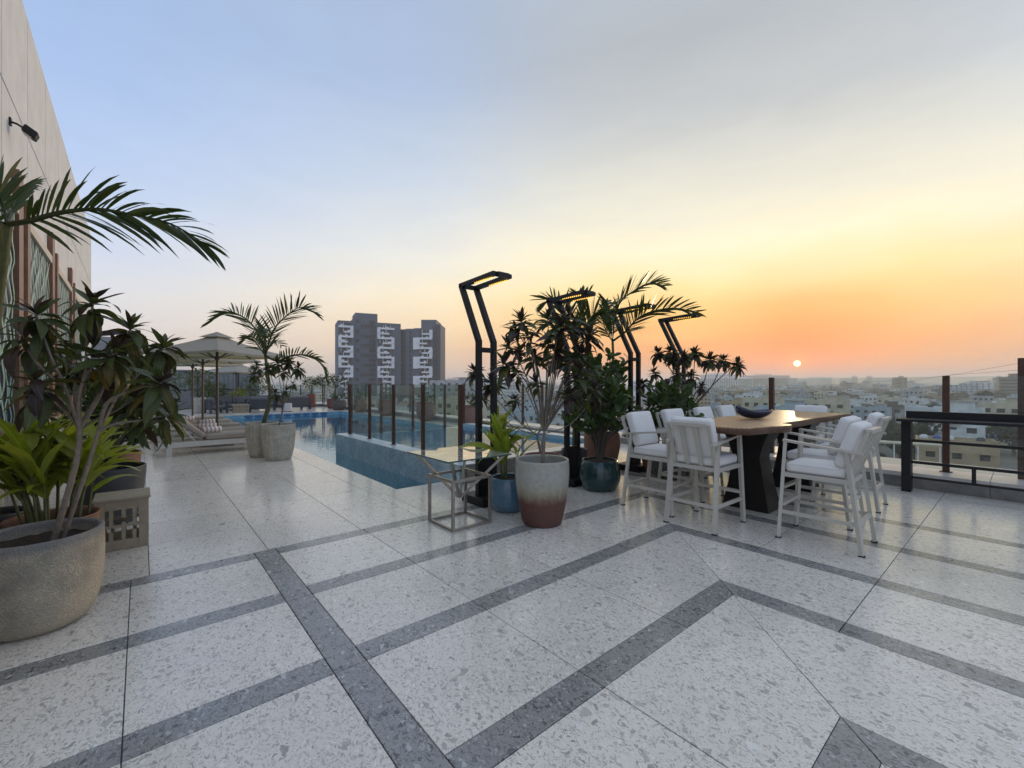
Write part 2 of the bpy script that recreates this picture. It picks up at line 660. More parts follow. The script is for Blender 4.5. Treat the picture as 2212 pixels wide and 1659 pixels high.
# slab under the tiles, cut out for the pool
for (x0, x1, y0, y1) in ((-1.6, 2.74, -3.0, 33.0), (2.74, 9.3, -3.0, 5.78), (7.40, 9.3, 5.78, 10.8), (8.49, 9.3, 10.8, 24.64), (7.49, 8.49, 10.8, 12.36), (2.74, 9.3, 24.64, 33.0), (9.3, 9.88, -3.0, 33.0)):
    deck.box(x0, x1, y0, y1, -0.6, -0.012)
deck_o = struct('deck', deck, M_GROUT)

GAP = 0.0025


def tile(x0, x1, y0, y1, mat, name='floor_tile'):
    mb = MB()
    g = GAP
    b = 0.002
    x0, x1, y0, y1 = x0 + g, x1 - g, y0 + g, y1 - g
    vs_ = [(x0, y0, -0.011), (x1, y0, -0.011), (x1, y1, -0.011), (x0, y1, -0.011),
           (x0, y0, -b), (x1, y0, -b), (x1, y1, -b), (x0, y1, -b),
           (x0 + b, y0 + b, 0), (x1 - b, y0 + b, 0), (x1 - b, y1 - b, 0), (x0 + b, y1 - b, 0)]
    fs = [(0, 1, 5, 4), (1, 2, 6, 5), (2, 3, 7, 6), (3, 0, 4, 7), (4, 5, 9, 8), (5, 6, 10, 9), (6, 7, 11, 10), (7, 4, 8, 11), (8, 9, 10, 11)]
    mb.add(vs_, fs)
    return mb.build(name, mat, deck_o)


def poly_tile(pts, mat, name='floor_tile'):
    mb = MB()
    n = len(pts)
    cx = sum(p[0] for p in pts) / n
    cyy = sum(p[1] for p in pts) / n
    out_ = []
    for (x, y) in pts:
        d = Vector((cx - x, cyy - y))
        d.normalize()
        out_.append((x + d.x * GAP * 1.6, y + d.y * GAP * 1.6))
    mb.prism(out_, -0.011, 0.0)
    return mb.build(name, mat, deck_o)


BW = 0.17
YB = [0.375, 1.355, 2.325, 3.305, 4.285]       # near edges of the bands that run along X
XB = [2.235, 3.215, 4.175, 5.155, 6.135]       # near edges of the bands that run along Y (mitred with the bands above)
XJ = [-1.72, -0.89, -0.06, 0.765, 0.935, 1.75, 2.57, 3.39, 4.22, 5.05, 5.88, 6.70, 7.53, LEDGE_X]

# region left of / above the mitre: rows between bands along X, broken by the long band along Y at x .765-.935
rows = []
prev = YB[0] - 0.81
for i, yb in enumerate(YB):
    xc = XB[i] + BW                             # this band's corner
    # the band itself: left of the long band, and right of it up to its mitred corner
    xs = [-1.72, -0.06, 0.765]
    for a, b in zip(xs, xs[1:]):
        tile(a, b, yb, yb + BW, M_BAND, 'band_tile')
    xs = [x for x in XJ if 0.9 < x < xc - 0.3]
    xs = [x for x in xs if x <= 1.8 or True]
    pts = [0.935] + [x for x in xs if x > 0.95]
    for a, b in zip(pts, pts[1:]):
        tile(a, b, yb, yb + BW, M_BAND, 'band_tile')
    a = pts[-1]
    poly_tile([(a, yb), (xc - BW, yb), (xc, yb + BW), (a, yb + BW)], M_BAND, 'band_tile')
    # the leg along -Y
    ys = [yb - 0.0]
    yj = [y for y in (1.59, 0.74, -0.1, -0.95, -1.8, -2.9) if y < yb - 0.2]
    poly_tile([(xc, yb + BW), (xc - BW, yb), (xc - BW, yj[0]), (xc, yj[0])], M_BAND, 'band_tile')
    for a, b in zip(yj, yj[1:]):
        tile(xc - BW, xc, b, a, M_BAND, 'band_tile')
# long band along Y
for a, b in zip([-1.2, -0.4, 0.375, 1.355, 2.325, 3.305, 4.285], [-0.4, 0.375, 1.355, 2.325, 3.305, 4.285, 4.455]):
    tile(0.765, 0.935, a, b, M_BAND, 'band_tile')
# light tiles between the bands (rows along X)
for i, yb in enumerate(YB):
    y0 = YB[i - 1] + BW if i else yb - 0.81
    xend = XB[i]                                 # inner edge of the corner of the upper band
    y1 = yb
    for a, b in zip([-1.72, -0.89, -0.06], [-0.89, -0.06, 0.765]):
        tile(a, b, y0, y1, M_TILE)
    xin = XB[i - 1] + BW if i else XB[0] - 0.81
    xs = [0.935] + [x for x in XJ if 0.95 < x < xin - 0.3]
    for a, b in zip(xs, xs[1:]):
        tile(a, b, y0, y1, M_TILE)
    # mitred corner piece of the row, cut along the 45 degree joint
    a = xs[-1]
    poly_tile([(a, y0), (xin, y0), (xend, y1), (a, y1)], M_TILE)
    yj = [y for y in (1.59, 0.74, -0.1, -0.95, -1.8, -2.9) if y < y0 - 0.2] or [-1.0, -2.9]
    poly_tile([(xin, y0), (xin, yj[0]), (xend, yj[0]), (xend, y1)], M_TILE)
    for p, q in zip(yj, yj[1:]):
        tile(xin, xend, q, p, M_TILE)
# beyond the outer corner of the last band, out to the ledge
xo = XB[4] + BW
yo = YB[4] + BW
for a, b in ((xo, 7.1), (7.1, 7.9), (7.9, LEDGE_X)):
    for p, q in zip((-2.9, -1.8, -0.95, -0.1, 0.74, 1.59, 2.42, 3.25, 4.08), (-1.8, -0.95, -0.1, 0.74, 1.59, 2.42, 3.25, 4.08, yo)):
        tile(a, b, p, q, M_TILE)
# in front of the first row
for a, b in zip([-1.72, -0.06, 0.765], [-0.06, 0.765, 1.4]):
    tile(a, b, -2.9, YB[0] - 0.81, M_TILE)
# plain paving beyond the bands
xs = [-1.5, -0.78, 0.05, 0.88, 1.73, 2.40]
ys = [yo, 5.28, 6.10, 6.92, 7.70, 8.52, 9.34, 10.2, 11.1, 12.0, 12.9, 13.8, 14.7, 15.6, 16.5, 17.4, 18.3, 19.2, 20.1, 21.0, 21.9, 22.8, 23.7, 24.6]
for p, q in zip(ys, ys[1:]):
    for a, b in zip(xs, xs[1:]):
        tile(a, b, p, q, M_TILE)
    if p >= 6.0:
        tile(2.40, POOL_X0, p, q, M_TILE, 'coping_tile')
tile(2.40, POOL_X0, 5.70, 6.10, M_TILE, 'coping_tile')
tile(2.40, 2.54, yo, 5.70, M_TILE, 'coping_tile')
for a, b in zip([2.54, 3.37, 4.2, 5.03, 5.86, 6.69, 7.52], [3.37, 4.2, 5.03, 5.86, 6.69, 7.52, LEDGE_X]):
    tile(a, b, yo, 5.28, M_TILE)
    if a < 3.5:
        tile(a, min(b, SPA_X0), 5.28, 5.70, M_TILE)
    elif a > 7.4:
        tile(a, b, 5.28, 8.0, M_TILE)
    if a < 7.4 and a > 3.0:
        tile(max(a, SPA_X0), min(b, 7.52), 5.28, SPA_Y0, M_TILE)
tile(LEDGE_X, 9.25, 5.3, 8.0, M_TILE)
tile(POOL_X0, SPA_X0, 5.70, POOL_Y0, M_TILE, 'coping_tile')
# far side of the pool
for p, q in zip((24.6, 26.0, 27.4, 28.8, 30.2), (26.0, 27.4, 28.8, 30.2, 33.0)):
    for a, b in zip((-1.5, 0.3, 2.1, 3.9, 5.7, 7.5), (0.3, 2.1, 3.9, 5.7, 7.5, 9.25)):
        tile(a, b, p, q, M_TILE)
for p, q in zip((8.0, 12.4, 15.4, 18.5, 21.5), (12.4, 15.4, 18.5, 21.5, 24.6)):
    tile(POOL_X1 if p > 12 else SPA_X1, 9.25, p, q, M_TILE)

# ------------------------------------------------------------------ pool and spa
pb = MB()
pb.box(2.4, 8.8, 5.3, 24.9, -1.45, -1.352)
pool_o = struct('pool_basin', pb, M_POOLFLOOR)
pw = MB()
pw.box(2.60, POOL_X0, POOL_Y0 - 0.2, POOL_Y1 + 0.2, -1.35, -0.013)
pw.box(POOL_X0, SPA_X0 + 0.1, POOL_Y0 - 0.2, POOL_Y0, -1.35, -0.013)
pw.box(POOL_X0, POOL_X1, POOL_Y1, POOL_Y1 + 0.2, -1.35, -0.013)
pw.box(POOL_X1, POOL_X1 + 0.2, 12.4, POOL_Y1 + 0.2, -1.35, -0.013)
pw.box(SPA_X1, POOL_X1, 12.2, 12.4, -1.35, -0.013)
struct('pool_wall', pw, M_MOSAIC_DEEP, pool_o)
rp = random.Random(4)
for i in range(9):
    x = 4.0 + i * 0.44
    mb = MB()
    mb.lathe([(0.0, 0), (0.19, 0), (0.20, 0.004), (0.19, 0.008), (0.0, 0.008)], 20)
    o = mb.build('tile_medallion', principled('medallion_blue', (0.07, 0.14, 0.28), 0.3, var=0.3, vscale=20), pool_o)
    o.location = (x, POOL_Y1 - 0.002, -0.09)
    o.rotation_euler = (rad(90), 0, 0)
    o.scale = (1.0, 0.36, 1.0)
wat = MB()
wat.add([(POOL_X0, POOL_Y0, WATER_Z), (SPA_X0, POOL_Y0, WATER_Z), (SPA_X0, SPA_Y1, WATER_Z), (SPA_X1, SPA_Y1, WATER_Z), (SPA_X1, 12.4, WATER_Z), (POOL_X1, 12.4, WATER_Z), (POOL_X1, POOL_Y1, WATER_Z), (POOL_X0, POOL_Y1, WATER_Z)],
        [(0, 1, 2, 7), (2, 3, 4, 7), (4, 5, 6, 7)])
struct('pool_water', wat, M_WATER)

SPA_Z = 0.29
spa = MB()
T = 0.34
spa.box(SPA_X0, SPA_X0 + T, SPA_Y0, SPA_Y1, -1.35, SPA_Z - 0.012)
spa.box(SPA_X0 + T, SPA_X1, SPA_Y1 - 0.30, SPA_Y1, -1.35, SPA_Z - 0.05)
spa.box(SPA_X1 - T, SPA_X1, SPA_Y0, SPA_Y1 - 0.30, -0.6, SPA_Z + 0.06)
spa.box(SPA_X0 + T, SPA_X1 - T, SPA_Y0 + 0.30, SPA_Y1 - 0.3, -0.6, -0.45)
spa_o = struct('raised_spa', spa, M_MOSAIC)
sp2 = MB()
sp2.box(SPA_X0 + T, SPA_X1 - T, SPA_Y0 + 0.003, SPA_Y0 + 0.30, -0.05, SPA_Z - 0.012)
struct('spa_inner_wall', sp2, M_MOSAIC_DEEP, spa_o)
for k in range(5):
    x0 = SPA_X0 + 0.02 + k * 0.765
    mb = MB()
    mb.box(x0 + 0.002, min(x0 + 0.763, SPA_X1 - 0.02), SPA_Y0 - 0.022, SPA_Y0, -0.005, SPA_Z - 0.014)
    mb.build('stone_panel', M_STONE, spa_o)
M_SPATOP = principled('spa_coping', (0.50, 0.60, 0.68), 0.3, var=0.15, vscale=14)
for k in range(6):
    y0 = SPA_Y0 - 0.03 + k * 0.905
    mb = MB()
    mb.box(SPA_X0 - 0.006, SPA_X0 + T + 0.006, y0 + 0.002, min(y0 + 0.903, SPA_Y1 + 0.006), SPA_Z - 0.012, SPA_Z + 0.001)
    mb.build('coping_slab', M_SPATOP, spa_o)
for k in range(4):
    x0 = SPA_X0 + T + 0.01 + k * 0.86
    mb = MB()
    mb.box(x0, min(x0 + 0.857, SPA_X1), SPA_Y0 - 0.03, SPA_Y0 + 0.306, SPA_Z - 0.012, SPA_Z + 0.012)
    mb.build('coping_slab', M_LEDGE, spa_o)
sw = MB()
sw.add([(SPA_X0 + T, SPA_Y0 + 0.3, SPA_Z - 0.03), (SPA_X1 - T, SPA_Y0 + 0.3, SPA_Z - 0.03), (SPA_X1 - T, SPA_Y1 - 0.02, SPA_Z - 0.03), (SPA_X0 + T, SPA_Y1 - 0.02, SPA_Z - 0.03)], [(0, 1, 2, 3)])
struct('spa_water', sw, M_WATER2)


# glass fences: one thing per run, posts and panes its parts
def fence(label, pts, z0, ztop, thick=0.055, name='glass_fence', mat=M_RUST, pane_drop=0.015):
    f = thing(name, label, 'glass fence', (*pts[0], z0))
    L = Vector((*pts[0], z0))
    for (x, y) in pts:
        mb = MB()
        mb.box(-thick / 2, thick / 2, -thick / 2, thick / 2, 0, ztop - z0)
        p = mb.build('post', mat, f, Vector((x, y, z0)) - L)
        m2 = MB()
        m2.box(-thick * 0.9, thick * 0.9, -thick * 0.9, thick * 0.9, 0.0, 0.008)
        m2.build('base_plate', mat, p)
    for (a, b) in zip(pts, pts[1:]):
        A, B = Vector((*a, z0)), Vector((*b, z0))
        d = (B - A).normalized()
        mb = MB()
        p, q = A + d * (thick / 2 + 0.004) - L, B - d * (thick / 2 + 0.004) - L
        zm = (0.03 + ztop - z0 - pane_drop) / 2
        mb.bar(p + Vector((0, 0, zm)), q + Vector((0, 0, zm)), 0.010, ztop - z0 - pane_drop - 0.03)
        mb.build('glass_pane', M_GLASS, f)
    return f


fence('brown post glass fence on the mosaic side wall of the raised spa', [(3.85, 10.6), (3.85, 9.4), (3.85, 8.2), (3.85, 7.0), (3.85, 5.8)], SPA_Z, 1.492)
fence('glass fence on the far overflow wall of the raised spa', [(3.95, 10.78), (4.72, 10.78), (5.62, 10.78), (6.62, 10.78), (7.28, 10.78)], SPA_Z - 0.05, 1.492)

# perimeter ledge and its glass
ledge = MB()
ledge.box(LEDGE_X, 9.9, -3.0, 5.3, -0.6, 0.16)
ledge.box(9.25, 9.9, 5.3, 33.0, -0.6, 0.14)
ledge.box(6.2, 9.25, 30.6, 33.0, -0.6, 0.14)
ledge_o = struct('perimeter_ledge', ledge, M_STONE)
y = -3.0
for k in range(11):
    y1 = min(y + 0.83, 5.3)
    if y1 - y < 0.1:
        break
    mb = MB()
    mb.box(LEDGE_X - 0.03, 9.93, y + 0.003, y1 - 0.003, 0.16, 0.22)
    mb.build('ledge_slab', M_LEDGE, ledge_o)
    mb = MB()
    mb.box(LEDGE_X - 0.018, LEDGE_X, y + 0.003, y1 - 0.003, -0.005, 0.158)
    mb.build('ledge_panel', M_STONE, ledge_o)
    y = y1
y = 5.3
while y < 32.9:
    y1 = min(y + 1.8, 33.0)
    mb = MB()
    mb.box(9.22, 9.93, y + 0.003, y1 - 0.003, 0.14, 0.20)
    mb.build('ledge_slab', M_LEDGE, ledge_o)
    y = y1
mb = MB()
mb.box(6.2, 9.215, 30.57, 33.0, 0.14, 0.20)
mb.build('ledge_slab', M_LEDGE, ledge_o)
fence('tall glass balustrade on the stone ledge behind the dining table', [(8.94, 5.2), (8.94, 3.08), (8.94, 0.77), (8.94, -1.5)], 0.22, 1.62, 0.075, 'glass_balustrade')
mb = MB()
mb.box(-0.04, 0.04, -0.04, 0.04, 0, 1.63)
o = mb.build('balustrade_post', M_RUST, None, (9.06, 0.05, 0.22))
tag(o, 'dark extra tall post at the right edge behind the black bar counter', 'post')
fence('glass balustrade along the far long side of the pool', [(9.45, y_) for y_ in (7.0, 8.6, 9.7, 10.6, 12.0, 14.0, 16.2, 18.4, 21.0, 23.6, 26.3, 28.6, 30.8)], 0.20, 1.50, 0.06, 'glass_balustrade')
fence('distant glass balustrade with thin dark posts across the far end of the roof', [(6.3, 30.8), (7.1, 30.8), (7.98, 30.8), (8.67, 30.8), (9.35, 30.8)], 0.20, 1.47, 0.05, 'glass_balustrade', M_BLACK)

# ------------------------------------------------------------------ building wall on the left
WALL_K = 0.009


def wx(y):
    return -1.07 - WALL_K * y


M_CLAD = principled('wall_cladding', (0.72, 0.735, 0.74), 0.75, var=0.08, vscale=2.6, bump=0.25, bscale=30)
M_WALLLOW = principled('wall_lower', (0.36, 0.34, 0.30), 0.85, var=0.35, vscale=7, bump=0.5, bscale=26)
WTOP = 6.35
seams = [2.6, 4.1, 5.6, 7.08, 8.59, 10.11, 11.69, 13.27, 14.83, 16.42, 18.25, 19.93]
wl = thing('building_wall', 'tall pale stone-clad building wall with panel joints on the left', 'wall', (wx(2.6), 2.6, 0))
L0 = Vector((wx(2.6), 2.6, 0))
mb = MB()
a0, a1 = wx(2.6), wx(19.93)
mb.add([Vector(p) - L0 for p in ((a0 - 0.03, 2.6, 0), (a1 - 0.03, 19.9, 0), (a1 - 9, 19.9, 0), (a0 - 9, 2.6, 0), (a0 - 0.03, 2.6, WTOP - 0.02), (a1 - 0.03, 19.9, WTOP - 0.02), (a1 - 9, 19.9, WTOP - 0.02), (a0 - 9, 2.6, WTOP - 0.02))],
       [(0, 3, 2, 1), (4, 5, 6, 7), (0, 1, 5, 4), (1, 2, 6, 5), (2, 3, 7, 6), (3, 0, 4, 7)])
mb.build('core', M_GROUT, wl)
for p, q in zip(seams, seams[1:]):
    for z0, z1, m_ in ((0.0, 1.0, M_WALLLOW), (1.0, 4.78, M_CLAD), (4.78, WTOP, M_CLAD)):
        mb = MB()
        g = 0.011
        mb.add([Vector(v) - L0 for v in ((wx(p), p + g, z0 + g), (wx(q), q - g, z0 + g), (wx(q) - 0.028, q - g, z0 + g), (wx(p) - 0.028, p + g, z0 + g),
                                         (wx(p), p + g, z1 - g), (wx(q), q - g, z1 - g), (wx(q) - 0.028, q - g, z1 - g), (wx(p) - 0.028, p + g, z1 - g))],
               [(0, 3, 2, 1), (4, 5, 6, 7), (0, 1, 5, 4), (1, 2, 6, 5), (2, 3, 7, 6), (3, 0, 4, 7)])
        mb.build('cladding_panel', m_, wl)

M_FRAME = principled('bronze_frame', (0.20, 0.10, 0.06), 0.45, var=0.2, vscale=6)
M_FRAME_L = principled('pale_trim', (0.60, 0.53, 0.43), 0.5)
M_SCREENBACK = principled('screen_backing', (0.045, 0.055, 0.10), 0.4)
M_SCREEN = principled('teal_strip', (0.30, 0.52, 0.43), 0.45, var=0.2)


def screen(y0, y1, seed, label):
    rr = random.Random(seed)
    base = Vector((wx(y0), y0, 1.02))
    s = thing('window_screen', label, 'window screen', base)

    def V(y_, z_, off):
        return Vector((wx(y_) + off, y_, z_)) - base

    def pbox(ya, yb, za, zb, o0, o1):
        m = MB()
        m.add([V(ya, za, o0), V(yb, za, o0), V(yb, za, o1), V(ya, za, o1), V(ya, zb, o0), V(yb, zb, o0), V(yb, zb, o1), V(ya, zb, o1)],
              [(0, 1, 2, 3), (7, 6, 5, 4), (4, 5, 1, 0), (5, 6, 2, 1), (6, 7, 3, 2), (7, 4, 0, 3)])
        return m
    pbox(y0, y1, 1.02, 3.45, 0.004, 0.02).build('backing', M_SCREENBACK, s)
    pbox(y0, y1, 3.45, 3.56, 0.004, 0.07).build('top_rail', M_FRAME_L, s)
    pbox(y0, y1, 0.95, 1.02, 0.004, 0.07).build('bottom_rail', M_FRAME, s)
    n = 13
    for i in range(n):
        m = MB()
        c = y0 + (i + 0.5) * (y1 - y0) / n
        ph = rr.uniform(0, 6)
        zz = 1.03
        prevp = None
        segs = 22
        vs_, fs = [], []
        for k in range(segs + 1):
            z_ = 1.03 + 2.41 * k / segs
            off = 0.075 * math.sin(k * 1.55 + ph) + rr.uniform(-0.02, 0.02)
            w = 0.016 + 0.020 * abs(math.sin(k * 0.8 + ph))
            vs_ += [V(c + off - w, z_, 0.035), V(c + off + w, z_, 0.035)]
            if k:
                j = 2 * k
                fs.append((j - 2, j - 1, j + 1, j))
        m.add(vs_, fs)
        m.build('screen_strip', M_SCREEN, s)
    for (ya, yb, top, o1, mt) in ((y0 - 0.66, y0 - 0.40, 3.98, 0.065, M_FRAME), (y0 - 0.39, y0 - 0.20, 3.80, 0.035, M_FRAME_L), (y0 - 0.19, y0 - 0.01, 3.74, 0.075, M_FRAME)):
        pbox(ya, yb, 0.95, top, 0.004, o1).build('jamb', mt, s)
    return s


screen(5.35, 7.5, 2, 'patterned teal screen between brown jambs nearest the left picture edge')
screen(8.2, 10.2, 3, 'patterned teal screen in brown frame beside the foreground palm')
screen(10.95, 13.1, 5, 'middle patterned teal screen with brown jambs on the clad wall')
screen(13.85, 16.0, 7, 'farthest patterned teal screen behind the dark leafy shrub')

wlamp = thing('wall_floodlight', 'small black floodlight on a bracket high on the clad wall', 'floodlight', (wx(7.45), 7.45, 4.47))
wlamp.scale = (0.36, 0.45, 0.45)
m = MB()
m.box(0.0, 0.05, -0.07, 0.07, -0.09, 0.09)
m.build('mount', M_BLACK, wlamp)
m = MB()
m.tube([(0.03, 0, 0.0), (0.16, -0.02, -0.02), (0.30, -0.02, -0.08)], 0.026, 10)
m.build('bracket_arm', M_BLACK, wlamp)
m = MB()
m.rbox((0.46, -0.02, -0.17), (0.34, 0.30, 0.20), 0.04, Euler((0, rad(28), 0)))
h = m.build('lamp_head', M_BLACK, wlamp)
m = MB()
m.rbox((0.40, -0.02, -0.262), (0.20, 0.20, 0.02), 0.008, Euler((0, rad(28), 0)))
m.build('lens', principled('lens_grey', (0.5, 0.5, 0.5), 0.3), h)

# ------------------------------------------------------------------ lamp posts
M_BULB = principled('led_bulb', (1.0, 0.7, 0.2), 0.4, emit=(1.0, 0.56, 0.09), estr=1.4)


def lamp_post(x, y, label):
    t = thing('garden_lamp', label, 'lamp', (x, y, 0), 0, 'black bent twin-post lamps along the planters')
    m = MB()
    m.rbox((0.11, 0.02, 0.05), (0.40, 0.46, 0.10), 0.008)
    m.build('base', M_BLACK, t)
    m = MB()
    m.box(0.0 + 0.031, 0.235 - 0.031, -0.026, 0.026, 0.10, 0.56)
    m.build('base_panel', M_BLACK, t)
    w = 0.062
    for px in (0.0, 0.235):
        m = MB()
        m.bar((px, 0, 0.1), (px, 0, 2.05), w, w, (0, 1, 0))
        m.build('post', M_BLACK, t)
        m = MB()
        m.bar((px, 0, 2.035), (px, 0.385, 2.80), w, w, (0, 1, 0))
        m.build('leaning_post', M_BLACK, t)
        m = MB()
        m.bar((px, 0.41, 2.80), (px, -0.33, 2.83), w, 0.05)
        a = m.build('lamp_arm', M_BLACK, t)
        for k in range(10):
            b = MB()
            b.rbox((px, 0.08 - 0.038 * k, 2.787), (0.018, 0.014, 0.018), 0.005, None, 2)
            b.build('bulb', M_BULB, a)
    m = MB()
    m.box(0.031, 0.204, -0.358, -0.296, 2.80, 2.853)
    m.build('crossbar', M_BLACK, t)
    m = MB()
    m.box(0.031, 0.204, 0.36, 0.42, 2.772, 2.822)
    m.build('crossbar', M_BLACK, t)
    m = MB()
    m.box(0.031, 0.204, -0.025, 0.025, 1.90, 1.96)
    m.build('crossbar', M_BLACK, t)
    return t


for i, (x, lab) in enumerate(((3.235, 'black bent lamp post beside the glass-topped side table, nearest the pool'), (4.86, 'second black bent lamp post, head above the dark crotons'),
                              (6.48, 'third black bent lamp post, head tangled in palm fronds'), (8.06, 'farthest black bent lamp post above the spreading croton'))):
    lamp_post(x, 4.46, lab)

# ------------------------------------------------------------------ side table with glass top
st = thing('side_table', 'steel cube-frame side table with square glass top by the pool corner', 'table', (2.645, 4.0, 0))
fr = MB()
hs, ht, w = 0.235, 0.52, 0.028
c4 = [(-hs, -hs), (hs, -hs), (hs, hs), (-hs, hs)]
for (a, b) in c4:
    m = MB()
    m.bar((a, b, 0.0), (a, b, ht), w, w, (0, 1, 0))
    m.build('leg', M_STEEL, st)
for z in (w / 2, ht - w / 2):
    for p, q in zip(c4, c4[1:] + c4[:1]):
        d = Vector((q[0] - p[0], q[1] - p[1], 0)).normalized() * w / 2
        m = MB()
        m.bar(Vector((*p, z)) + d, Vector((*q, z)) - d, w * 0.94, w)
        m.build('frame_rail', M_STEEL, st)
for (a, b) in c4:
    m = MB()
    m.bar((a * 0.05, b * 0.05, 0.275), (a * 1.42, b * 1.52, 0.735), w, w)
    m.build('strut', M_STEEL, st)
m = MB()
m.rbox((0.0, 0.02, 0.744), (0.80, 0.86, 0.015), 0.005, None, 2)
m.build('glass_top', M_GLASS_T, st)

# ------------------------------------------------------------------ dining table, bowl and stools
def wood_mat():
    m, t, b, out = new_mat('slab_wood')
    tc = t.add('ShaderNodeTexCoord')
    mp = t.add('ShaderNodeMapping')
    mp.inputs['Scale'].default_value = (0.7, 5.0, 3.0)
    t.link(tc.outputs['Object'], mp.inputs[0])
    n = t.noise(mp.outputs[0], 4.0, 6.0, 0.6, dist=1.4)
    wv = t.add('ShaderNodeTexWave')
    wv.bands_direction = 'Y'
    wv.inputs['Scale'].default_value = 1.6
    wv.inputs['Distortion'].default_value = 6.0
    wv.inputs['Detail'].default_value = 4.0
    t.link(mp.outputs[0], wv.inputs['Vector'])
    f = t.math('ADD', t.math('MULTIPLY', n, 0.65), t.math('MULTIPLY', wv.outputs['Fac'], 0.35))
    col = t.ramp(f, [(0.25, (0.10, 0.045, 0.02, 1)), (0.45, (0.27, 0.15, 0.075, 1)), (0.62, (0.40, 0.245, 0.13, 1)), (0.8, (0.48, 0.32, 0.19, 1))])
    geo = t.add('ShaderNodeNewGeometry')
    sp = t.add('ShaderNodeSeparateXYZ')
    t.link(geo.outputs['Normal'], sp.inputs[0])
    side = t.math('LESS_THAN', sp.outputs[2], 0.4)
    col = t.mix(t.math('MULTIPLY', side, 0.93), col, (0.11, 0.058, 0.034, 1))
    t.link(col, b.inputs['Base Color'])
    b.inputs['Roughness'].default_value = 0.45
    t.link(t.bump(n, 0.08, 0.002), b.inputs['Normal'])
    return m


M_WOOD = wood_mat()
dt = thing('dining_table', 'live-edge wooden bar table on two black pinched pedestals', 'table', (6.4, 2.2, 0))
OUT = [(4.53, 2.06), (4.54, 1.90), (4.59, 1.79), (4.80, 1.745), (5.00, 1.72), (5.10, 1.67), (5.24, 1.635), (5.36, 1.64), (5.42, 1.70), (5.47, 1.775), (5.8, 1.79), (6.2, 1.765), (6.7, 1.78), (7.2, 1.74), (7.6, 1.745), (8.03, 1.70),
       (8.10, 2.0), (8.16, 2.4), (8.28, 2.78), (7.9, 2.73), (7.4, 2.74), (6.9, 2.66), (6.4, 2.63), (5.84, 2.66), (5.4, 2.61), (5.0, 2.63), (4.6, 2.60), (4.55, 2.35)]
rt = random.Random(8)
fine = []
for i, p in enumerate(OUT):
    q = OUT[(i + 1) % len(OUT)]
    n = max(1, int(math.hypot(q[0] - p[0], q[1] - p[1]) / 0.09))
    for k in range(n):
        f = k / n
        j = 0.0025
        fine.append((p[0] + (q[0] - p[0]) * f - 6.4 + rt.uniform(-j, j), p[1] + (q[1] - p[1]) * f - 2.2 + rt.uniform(-j, j)))
m = MB()
n = len(fine)
rings = []
for z, s in ((0.985, 0.972), (1.0, 0.985), (1.03, 0.994 + 0.004), (1.052, 1.0), (1.06, 0.994)):
    rings.append([(x * s + rt.uniform(-0.002, 0.002) * (z < 1.05), y_ * s + rt.uniform(-0.003, 0.003) * (z < 1.05), z) for x, y_ in fine])
m.add([p for r_ in rings for p in r_], [(i * n + k, i * n + (k + 1) % n, (i + 1) * n + (k + 1) % n, (i + 1) * n + k) for i in range(4) for k in range(n)], True)
m.add(rings[0], [tuple(range(n))[::-1]])
m.add(rings[4], [tuple(range(n))])
m.build('table_top', M_WOOD, dt)
M_PED = principled('pedestal_black', (0.009, 0.008, 0.009), 0.35, spec=0.25)
for px in (5.72, 7.25):
    m = MB()
    prof = [(0.0, 0.265), (0.30, 0.205), (0.62, 0.15), (0.80, 0.20), (0.985, 0.29)]
    vs_, fs = [], []
    for z, hw in prof:
        dx = 0.20 - 0.05 * math.sin(PI * z / 0.99)
        for a, b in ((-1, -1), (1, -1), (1, 1), (-1, 1)):
            vs_.append((px - 6.4 + a * dx, b * hw, z))
    for i in range(4):
        for k in range(4):
            fs.append((i * 4 + k, i * 4 + (k + 1) % 4, i * 4 + 4 + (k + 1) % 4, i * 4 + 4 + k))
    fs += [(3, 2, 1, 0), (16, 17, 18, 19)]
    m.add(vs_, fs)
    m.build('pedestal', M_PED, dt)

# boat shaped bowl on the table
bc = at(1629, 904, 5.55)
bowl = MB()
nu, nv = 25, 9
vs_, fs = [], []
for i in range(nu):
    s = -1 + 2 * i / (nu - 1)
    hw = 0.13 * (1 - abs(s) ** 2.6) ** 0.6 + 0.004
    top = 0.095 + 0.075 * max(0, -s) ** 2.2 + 0.02 * max(0, s) ** 2.5
    bot = 0.0 + 0.085 * abs(s) ** 2.4
    for k in range(nv):
        a = -1 + 2 * k / (nv - 1)
        vs_.append((s * 0.235, a * hw, bot + (top - bot) * abs(a) ** 2.6))
for i in range(nu - 1):
    for k in range(nv - 1):
        a = i * nv + k
        fs.append((a, a + nv, a + nv + 1, a + 1))
bowl.add(vs_, fs, True)
bo = bowl.build('bowl', principled('navy_glaze', (0.01, 0.014, 0.05), 0.15, coat=0.5), None, (bc.x, bc.y, 1.062))
bo.rotation_euler = (0, 0, -YAW + rad(4))
sol = bo.modifiers.new('thickness', 'SOLIDIFY')
sol.thickness = 0.008
sol.offset = 1
tag(bo, 'dark navy boat-shaped bowl lying on the wooden table', 'bowl')


M_PIPING = principled('cushion_piping', (0.62, 0.60, 0.57), 0.8)


def ring(hx, hy, r, z, yc=0.0):
    pts = []
    for (sx, sy, a0) in ((1, 1, 0), (-1, 1, 90), (-1, -1, 180), (1, -1, 270)):
        for k in range(5):
            a = rad(a0 + 22.5 * k)
            pts.append((sx * (hx - r) + r * math.cos(a), yc + sy * (hy - r) + r * math.sin(a), z))
    return pts + [pts[0]]


